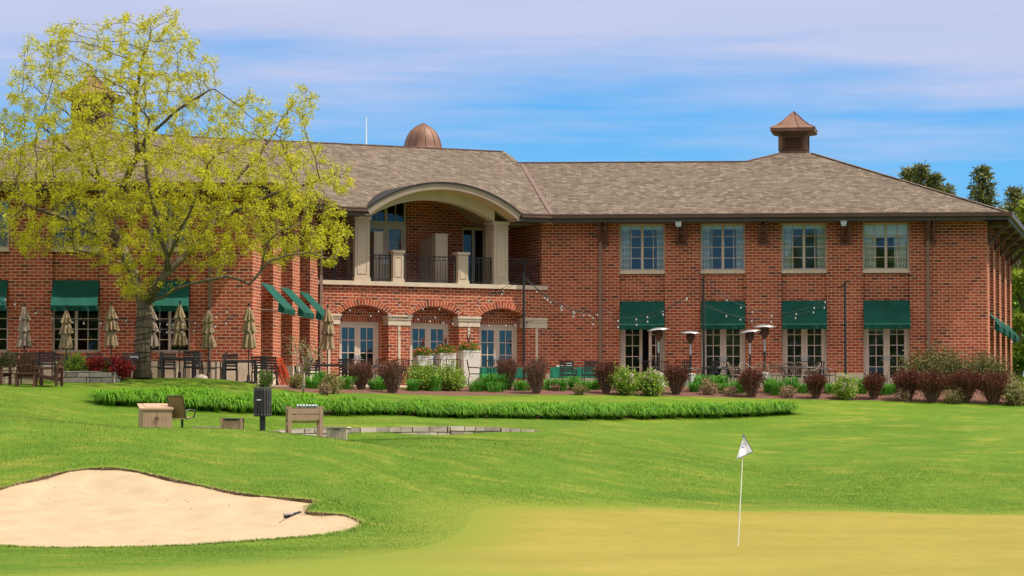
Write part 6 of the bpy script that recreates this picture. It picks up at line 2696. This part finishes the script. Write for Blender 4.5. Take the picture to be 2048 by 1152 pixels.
# ---- tables under green cloths
for (px, Yu, w, h_, lb, ll) in ((1152, 79.0, 1.9, .74, 'green tablecloth hanging behind the two slatted armchairs by the downspout', 'folding table under a green cloth by the downspout'),
                                (1010, 78.6, 1.9, .72, 'green tablecloth seen between the iron chairs by the right arched door', 'folding table under a green cloth before the right arched door')):
    p = gp(px, Yu)
    t = empty('folding_table', p)
    tag(t, ll, 'table', 'folding tables under green cloths')
    mb = MB()
    mb.box((0, 0, h_ - .03), (w, .72, .04))
    mb.build('tabletop', M['white'], t)
    for x in (-1, 1):
        for y in (-1, 1):
            mb = MB()
            mb.tube([(x * w * .42, y * .28, 0), (x * w * .42, y * .28, h_ - .05)], .018, 6)
            mb.build('leg', M['steel'], t)
    c = empty('tablecloth', p + Vector((0, 0, h_)))
    tag(c, lb, 'tablecloth', 'green tablecloths')
    mb = MB()
    x0_, y0_ = w / 2 + .02, .38
    ring = []
    for (ax, ay, bx_, by_) in ((-x0_, -y0_, x0_, -y0_), (x0_, -y0_, x0_, y0_), (x0_, y0_, -x0_, y0_), (-x0_, y0_, -x0_, -y0_)):
        for k in range(14):
            ring.append((ax + (bx_ - ax) * k / 14, ay + (by_ - ay) * k / 14))
    nr = len(ring)
    vs = [(x, y, .0) for x, y in ring] + [(x * (1.02 + .012 * math.sin(i * 1.7)), y * (1.06 + .05 * math.sin(i * 1.7)), -.40) for i, (x, y) in enumerate(ring)]
    mb.add(vs, [(i, nr + i, nr + (i + 1) % nr, (i + 1) % nr) for i in range(nr)] + [tuple(range(nr))])
    mb.build('cloth', M['cloth_green'], c)
p = gp(1138, 79.0) + Vector((0, 0, .74))
t = empty('paper_sheets', p)
tag(t, 'white paper standing on the green cloth behind the slatted armchair', 'paper')
mb = MB()
mb.box((0, 0, .12), (.22, .03, .22)).box((-.34, .02, .04), (.26, .2, .06))
mb.build('sheet', M['label_white'], t)

# ---- orange folded chairs
for k, (px, w) in enumerate(((552, 'leftmost'), (561, 'middle'), (570, 'rightmost'))):
    p = gp(px, 70.9)
    t = empty('folded_chair', p)
    tag(t, f'bright orange folded wooden chair leaning at the brick pier, {w} of the stack', 'chair', 'orange folded chairs')
    for s in (-.2, .2):
        mb = MB()
        mb.bar((.14, s, 0), (-.16, s, .96), .035, .05)
        mb.build('leg', M['orange'], t)
        mb = MB()
        mb.bar((.22, s * .9, 0), (-.04, s * .9, .70), .03, .045)
        mb.build('leg', M['orange'], t)
    mb = MB()
    for q in range(5):
        f = .45 + q * .11
        mb.bar((.14 - .30 * f, -.19, .96 * f), (.14 - .30 * f, .19, .96 * f), .02, .06)
    mb.build('backrest', M['orange'], t)
    t.rotation_euler = (0, 0, .25)

# ---- adirondack chairs and low stone walls on the left
ad = Stock(adirondack, 'chair', 'brown adirondack chairs')
ad.put(57, 65.2, PI * .98, 'brown adirondack chair with its slatted back towards the lawn, at the stone wall')
ad.put(96, 64.7, -PI * .55, 'brown adirondack chair seen from the side, left of the crimson bushes')
ad.put(-6, 64.9, PI * .4, 'brown adirondack chair cut by the left frame edge')
t = empty('side_table', gp(52, 64.4))
tag(t, 'low brown wooden side table between the adirondack chairs', 'table')
mb = MB()
for k in range(5):
    mb.box((0, -.2 + k * .1, .41), (.62, .09, .022))
mb.build('tabletop', M['adirondack'], t)
for x in (-.28, .28):
    for y in (-.2, .2):
        mb = MB()
        mb.box((x, y, .2), (.06, .05, .40))
        mb.build('leg', M['adirondack'], t)


def stone_wall(name, label, path, h, m, seed, course=.17, depth=.35, taper=None, jm='joint'):
    """a dry laid wall along a polyline of ground points"""
    rg = random.Random(seed)
    p0 = Vector(path[0])
    root = empty(name, p0)
    tag(root, label, 'wall', 'low stone walls')
    mb, mj = MB(p0), MB(p0)
    for si in range(len(path) - 1):
        a, b = Vector(path[si]), Vector(path[si + 1])
        d = Vector((b.x - a.x, b.y - a.y, 0))
        L = d.length
        u = d.normalized()
        n = Vector((u.y, -u.x, 0))
        hh = [h * (taper[si] if taper else 1), h * (taper[si + 1] if taper else 1)]
        zb = min(a.z, b.z) - .12
        mj.hexa([a - n * depth * .5 + Vector((0, 0, zb - a.z)), b - n * depth * .5 + Vector((0, 0, zb - b.z)), b + n * .02 + Vector((0, 0, zb - b.z)), a + n * .02 + Vector((0, 0, zb - a.z)),
                 a - n * depth * .5 + up * (hh[0] - .03), b - n * depth * .5 + up * (hh[1] - .03), b + n * .02 + up * (hh[1] - .03), a + n * .02 + up * (hh[0] - .03)])
        z = 0.0
        row = 0
        while z < max(hh) - .03:
            c = course * rg.uniform(.75, 1.25)
            c = min(c, max(hh) - z)
            s = -rg.uniform(0, .2) if si == 0 else 0
            while s < L - .04:
                w = min(rg.uniform(.25, .62), L - s)
                f = (s + w / 2) / L
                top = hh[0] + (hh[1] - hh[0]) * f
                c2 = min(c, top - z)
                if c2 > .04:
                    g = a + (b - a) * f
                    j = rg.uniform(.0, .045)
                    q = []
                    for zz in (0.012, c2 - .012):
                        for e, o in ((.014, 1), (w - .014, 1), (w - .014, 0), (.014, 0)):
                            jit = Vector((rg.uniform(-.012, .012), rg.uniform(-.012, .012), rg.uniform(-.008, .008)))
                            fr = (s + e) / L
                            base = a + (b - a) * fr
                            q.append(Vector((base.x, base.y, base.z)) + n * (.03 + j if o else -depth) + up * (z + zz - (.06 if z == 0 and zz < .02 else 0)) + jit)
                    mb.hexa(q)
                s += w
            z += c
            row += 1
    mb.build('stones', m, root)
    mj.build('mortar_core', M[jm], root)
    return root


pp = [gp(a, b) for a, b in ((556, 58.7), (640, 59.7), (700, 60.2), (800, 60.9), (900, 61.35), (1000, 61.8), (1080, 62.2), (1135, 62.6))]
zt_ = [2.46, 2.50, 2.52, 2.54, 2.55, 2.55, 2.52, 2.49]
for q, z in zip(pp, zt_):
    q.z = z - .36
stone_wall('stone_wall', 'low grey fieldstone retaining wall running right from the tee furniture', pp, .36, M['rock'], 5, taper=[.8, 1, 1, 1, 1, .95, .75, .25])
pw = [gp(-30, 65.9), gp(70, 65.9)]
stone_wall('stone_wall', 'cream stone seat wall behind the adirondack chairs at the left frame edge', [Vector((q.x, q.y, 3.98)) for q in pw], .50, M['rock_warm'], 9, course=.13)
pw = [gp(118, 66.3), gp(180, 66.1), gp(225, 66.0), gp(238, 66.6)]
stone_wall('stone_wall', 'low grey stone edging wall under the crimson bushes', [Vector((q.x, q.y, 4.0)) for q in pw], .36, M['rock'], 12, course=.15, taper=[1, 1, .9, .5])
# rock by the patio edge
rk = empty('boulder', gp(402, 68.2))
tag(rk, 'pale boulder lying on the lawn at the patio edge', 'rock')
mb = MB()
mb.lathe((0, 0, -.03), [(.02, .17), (.11, .15), (.18, .09), (.20, .02), (.15, -.05)], 12, lambda a, z, i: 1 + .22 * math.sin(2 * a + 1) + .1 * math.sin(5 * a))
mb.build('stone', M['rock'], rk, smooth=True)
st = empty('garden_stake', gp(236, 66.2))
tag(st, 'thin black rod leaning over the edging wall by the crimson bushes', 'rod')
mb = MB()
mb.bar((.12, 0, .0), (-.28, 0, .75), .03, .03)
mb.build('rod', M['iron'], st)


# ---- tee furniture
def tee(px, Yu, ytop_px, wpx):
    p = gp(px, Yu)
    sc = F / p.y
    return p, EYE + (900 - ytop_px) / sc - p.z, wpx / sc


p, h, w = tee(311, 56.4, 808, 74)
t = empty('tee_cabinet', p)
t.rotation_euler = (0, 0, R(13))
tag(t, 'tan cabinet with two panelled doors and a sloping lid beside the sling chair', 'cabinet')
d = .62
w = w * .84
mb = MB()
mb.hexa([(-w / 2, -d / 2, 0), (w / 2, -d / 2, 0), (w / 2, d / 2, 0), (-w / 2, d / 2, 0), (-w / 2, -d / 2, h * .80), (w / 2, -d / 2, h * .80), (w / 2, d / 2, h * .96), (-w / 2, d / 2, h * .96)])
mb.build('body', M['composite'], t)
mb = MB()
a, b = h * .80 + .004, h * .96 + .004
e = .035
mb.hexa([(-w / 2 - e, -d / 2 - e, a - .012), (w / 2 + e, -d / 2 - e, a - .012), (w / 2 + e, d / 2 + e, b), (-w / 2 - e, d / 2 + e, b), (-w / 2 - e, -d / 2 - e, a + .035), (w / 2 + e, -d / 2 - e, a + .035), (w / 2 + e, d / 2 + e, b + .045), (-w / 2 - e, d / 2 + e, b + .045)])
mb.hexa([(-w * .36, -d * .36, a + .045), (w * .36, -d * .36, a + .045), (w * .36, d * .36, b + .030), (-w * .36, d * .36, b + .030), (-w * .36, -d * .36, a + .070), (w * .36, -d * .36, a + .070), (w * .36, d * .36, b + .048), (-w * .36, d * .36, b + .048)])
mb.build('lid', M['composite'], t)
for s in (-1, 1):
    mb = MB()
    x0_, x1_ = (.012, w / 2 - .05) if s > 0 else (-w / 2 + .05, -.012)
    mb.box(((x0_ + x1_) / 2, -d / 2 - .012, h * .36), (x1_ - x0_, .024, h * .66))
    for k in range(1, 4):
        xx = x0_ + (x1_ - x0_) * k / 4
        mb.box((xx, -d / 2 - .026, h * .36), (.075, .006, h * .56))
    dr = mb.build('door', M['composite'], t)
    mb = MB()
    mb.tube([(s * .035, -d / 2 - .03, h * .46), (s * .035, -d / 2 - .06, h * .48), (s * .035, -d / 2 - .06, h * .54), (s * .035, -d / 2 - .03, h * .56)], .012, 5)
    mb.build('handle', M['iron'], dr)

p, h, w = tee(365, 56.6, 807, 34)
t = empty('sling_chair', p)
t.rotation_euler = (0, 0, PI - .38)
tag(t, 'brown sling fabric swivel chair with its back to the viewer beside the tan cabinet', 'chair')
mb = MB()
mb.bar((0, .22, .42), (0, .42, 1.02), .44, .012, up=(0, 1, 0))
mb.bar((0, .24, .40), (0, -.26, .46), .44, .012)
mb.build('sling', M['sling'], t)
mb = MB()
for s in (-1, 1):
    mb.tube([(s * .24, -.28, .47), (s * .24, .2, .40), (s * .24, .24, .44), (s * .24, .43, 1.03)], .017, 6)
mb.tube([(-.24, .43, 1.03), (.24, .43, 1.03)], .017, 6)
mb.build('frame', M['bronze'], t)
for s in (-1, 1):
    mb = MB()
    mb.tube([(s * .25, .30, .62), (s * .31, .18, .66), (s * .31, -.18, .64), (s * .25, -.22, .46)], .018, 6)
    mb.build('armrest', M['bronze'], t)
mb = MB()
mb.tube([(0, 0, .10), (0, 0, .40)], .035, 8)
for k in range(4):
    a = k * PI / 2 + .4
    mb.tube([(0, 0, .12), (.24 * math.cos(a), .24 * math.sin(a), .02)], .02, 6)
mb.lathe((0, 0, 0), [(.25, .0), (.27, .015), (.25, .03)], 16, cap=False)
mb.build('swivel_base', M['bronze'], t)

p, h, w = tee(465, 57.0, 838, 42)
t = empty('waste_box', p)
tag(t, 'low open tan waste box with a black liner left of the black slatted bin', 'bin')
mb = MB()
w *= .95
for s in (-1, 1):
    mb.box((s * (w / 2 - .02), 0, h / 2), (.04, w, h))
    mb.box((0, s * (w / 2 - .02), h / 2), (w - .08, .04, h))
mb.box((0, 0, .03), (w - .08, w - .08, .04))
for x in (-1, 1):
    for y in (-1, 1):
        mb.box((x * (w / 2 - .005), y * (w / 2 - .005), h / 2 + .015), (.06, .06, h + .03))
mb.box((0, -w / 2 - .008, h * .45), (w * .12, .012, h * .8))
mb.build('box', M['composite'], t)
mb = MB()
mb.lathe((0, 0, h), [(w * .56, -.035), (w * .58, .0), (w * .53, .018), (w * .48, -.05)], 16, lambda a, z, i: 1 + .16 * abs(math.sin(2 * a)) ** .7 + .02 * math.sin(9 * a), cap=False)
mb.build('liner', M['rubber'], t)

p, h, w = tee(525.5, 57.2, 777, 36)
t = empty('litter_bin', p)
t.rotation_euler = (0, 0, .15)
tag(t, 'black slatted litter bin mounted on a square post in front of the daylilies', 'bin')
mb = MB()
mb.box((0, 0, h * .2), (.15, .15, h * .44))
mb.build('post', M['charcoal'], t)
mb = MB()
zb, zt = h * .42, h
r = w * .5
mb.lathe((0, 0, 0), [(r * .86, zb + .02), (r * .86, zt - .03)], 20)
mb.build('drum', M['black_hole'], t)
mb = MB()
n = 18
for k in range(n):
    a = 2 * PI * k / n
    mb.box((r * .94 * math.cos(a), r * .94 * math.sin(a), (zb + zt) / 2), (.022, 2 * PI * r * .94 / n * .80, zt - zb), a)
mb.build('slats', M['charcoal'], t)
mb = MB()
for k in range(n):
    a = 2 * PI * k / n
    for z in (zb + .05, zt - .05):
        mb.box(((r * .94 + .014) * math.cos(a), (r * .94 + .014) * math.sin(a), z), (.008, .022, .022), a)
mb.build('bolts', M['steel'], t)
mb = MB()
mb.lathe((0, 0, 0), [(r * .98, zt - .02), (r * 1.0, zt), (r * .7, zt + .02), (r * .66, zt)], 24, cap=False)
mb.build('rim', M['charcoal'], t)
mb = MB()
mb.box((-.12, -r * .94 - .005, zt - .32), (.11, .012, .035), -.25)
mb.build('label_plate', M['label_white'], t)

p, h, w = tee(609, 57.2, 813, 78)
t = empty('club_stand', p)
t.rotation_euler = (0, 0, R(11))
tag(t, 'tan four legged stand with silver tubes in front of the stone wall', 'stand')
w *= .90
d = .62
zt = h * .93
for x in (-1, 1):
    for y in (-1, 1):
        mb = MB()
        mb.box((x * (w / 2 - .05), y * (d / 2 - .05), h / 2), (.10, .10, h))
        mb.build('leg', M['composite'], t)
mb = MB()
for z in (zt - .07, zt - .24):
    for y in (-1, 1):
        mb.box((0, y * (d / 2 - .03), z), (w - .2, .045, .14))
    for x in (-1, 1):
        mb.box((x * (w / 2 - .03), 0, z), (.045, d - .2, .14))
mb.build('apron', M['composite'], t)
mb = MB()
mb.box((0, 0, zt - .36), (w - .2, d - .12, .06))
mb.build('shelf', M['composite'], t)
for k in range(7):
    x = -w * .20 + k * .085
    mb = MB()
    mb.tube([(x, .20, zt - .30), (x + .01, -.02, zt + .10)], .036, 8)
    mb.build('tube', M['club_tube'], t)

p, h, w = tee(674, 58.6, 853, 40)
t = empty('storage_box', p)
M['box_grey'] = mat('box_grey_tan', (0.36, 0.30, 0.235), 0.6, 0.08, 3.0)
tag(t, 'small pale storage box at the foot of the stone wall right of the tan stand', 'box')
mb = MB()
mb.box((0, 0, h * .44), (w, .42, h * .88))
for k in range(5):
    mb.box((-w * .38 + k * w * .19, -.213, h * .42), (w * .14, .012, h * .7))
mb.build('body', M['box_grey'], t)
mb = MB()
mb.box((0, 0, h * .94), (w + .03, .46, h * .12))
mb.build('lid', M['box_grey'], t)
mb = MB()
mb.box((0, -.235, h * .82), (.2, .02, .025))
mb.build('handle', M['charcoal'], t)
p = gp(418, 58.4)
t = empty('paver_slab', Vector((p.x, p.y, 0)))
t.location.z = EYE + (900 - 853) / (F / p.y) - .08
tag(t, 'flat pale stone slab on the grass between the sling chair and the waste box', 'slab')
mb = MB()
mb.box((0, 0, .02), (.85, .5, .10))
mb.build('slab', M['rock'], t)

# ---- bunker rake
a, b = hit(562, 1026), hit(608, 1017)
t = empty('bunker_rake', (a + b) / 2 + Vector((0, 0, -.12)))
tag(t, 'black headed rake lying in the sand under the grass nose of the bunker', 'rake')
o_ = t.location
u = (b - a)
u.z = 0
mb = MB()
L = .56
ud = (b - a).normalized()
mb.tube([-ud * L * .55 + up * .03, ud * L * .55 + up * .05], .032, 8)
n_ = Vector((ud.y, -ud.x, 0))
for k in range(13):
    q = ud * (-L * .5 + L * k / 12)
    mb.bar(q + up * .03, q + n_ * .05 + up * -.01, .012)
mb.build('rake_head', M['rubber'], t)
mb = MB()
mb.tube([ud * .02 + up * .05, Vector((-.14, -.70, .06))], .019, 6)
mb.build('handle', M['steel'], t)

# ---- flagstick
fb = hit(1476, 1092)
sc = F / fb.y
t = empty('flagstick', fb)
tag(t, 'leaning white flagstick with a white pennant on the putting green', 'flag')
top = Vector((12 / sc, 0, 217 / sc))
mb = MB()
mb.tube([Vector((0, 0, -.03)), top * .5, top], [.0125, .011, .009], 8)
mb.build('pole', M['white'], t)
mb = MB()
mb.lathe(top, [(.016, -.01), (.022, .01), (.020, .03), (.004, .045)], 8)
mb.build('knob', M['flag_blue'], t)


def fpt(px, py, y):
    return Vector(((px - 1476) / sc, y, (1092 - py) / sc))


A_, B_, C_ = (1488.5, 871), (1506, 904), (1473, 919)
NF = 12
grid = {}
mbf = MB()
for i in range(NF + 1):
    for j in range(NF + 1 - i):
        f, g = i / NF, j / NF
        px = A_[0] + (B_[0] - A_[0]) * f + (C_[0] - A_[0]) * g
        py = A_[1] + (B_[1] - A_[1]) * f + (C_[1] - A_[1]) * g
        grid[i, j] = (px, py, (px - 1488) / sc * .55 - .022 + .02 * math.sin(f * 5 + g * 3.0) + .018 * math.sin(g * 7 - f * 2) - .01)
vid = {}
vs = []
for sgn in (0, 1):
    for k, (px, py, y) in grid.items():
        vid[k + (sgn,)] = len(vs)
        vs.append(fpt(px, py, y - .004 * sgn))
fs = []
for i in range(NF):
    for j in range(NF - i):
        for sgn in (0, 1):
            tri = [vid[i, j, sgn], vid[i + 1, j, sgn], vid[i, j + 1, sgn]]
            fs.append(tuple(tri if sgn else tri[::-1]))
            if i + j < NF - 1:
                tri = [vid[i + 1, j, sgn], vid[i + 1, j + 1, sgn], vid[i, j + 1, sgn]]
                fs.append(tuple(tri if sgn else tri[::-1]))
mbf.add(vs, fs)
fo = mbf.build('pennant', M['flag'], t, smooth=True)
mb = MB()
edge = [fpt(*grid[NF - j, j]) + Vector((0, -.004, 0)) for j in range(NF + 1)]
mb.tube(edge, .006, 4)
mb.tube([fpt(*grid[i, 0]) + Vector((0, -.004, 0)) for i in range(NF + 1)], .006, 4)
mb.build('hem', M['flag_blue'], fo)
# printed round emblem on the pennant
mb = MB()
cx_, cy_ = 1486.8, 893.5
yy = -.040


def arcl(r0, a0, a1, w, n=22, ex=.78):
    for k in range(n):
        for_ = []
        a, b = a0 + (a1 - a0) * k / n, a0 + (a1 - a0) * (k + 1) / n
        for (aa, rr) in ((a, r0), (b, r0), (b, r0 + w), (a, r0 + w)):
            x = cx_ + rr * math.cos(aa) * ex + rr * math.sin(aa) * .25
            y = cy_ - rr * math.sin(aa)
            f_, g_ = np.linalg.solve(np.array([[B_[0] - A_[0], C_[0] - A_[0]], [B_[1] - A_[1], C_[1] - A_[1]]]), np.array([x - A_[0], y - A_[1]]))
            y3 = (x - 1488) / sc * .55 - .022 + .02 * math.sin(f_ * 5 + g_ * 3.0) + .018 * math.sin(g_ * 7 - f_ * 2) - .01
            for_.append(fpt(x, y, y3 - .0075))
        mb.poly(for_)


arcl(6.6, -.4, 3.9, .5)
arcl(4.6, .3, 3.3, .45)
arcl(2.2, 2.4, 5.2, .9, 12)
arcl(.2, -2.4, -1.9, 4.2, 3)
arcl(.2, -1.2, -.7, 3.6, 3)
mb.build('emblem', M['flag_blue'], fo)

# ---- wood behind the camera, seen only mirrored in the glass
n = 26000
c = np.stack([rng.uniform(-130, 150, n), rng.normal(-85, 8, n), np.zeros(n)], 1)
hmax = 21 + 5 * np.sin(c[:, 0] * .11) + 3 * np.sin(c[:, 0] * .37 + 1)
c[:, 2] = hmax * rng.random(n) ** .8
v, q = leaves(c, unit(rng.normal(size=(n, 3))), rng.uniform(1.2, 2.6, n), rng.uniform(.9, 1.8, n))
o = fast_mesh('woodland', v, q, M['leaf_green'])
tag(o, 'line of woodland across the course mirrored in the lower windows', 'woods', kind='stuff')
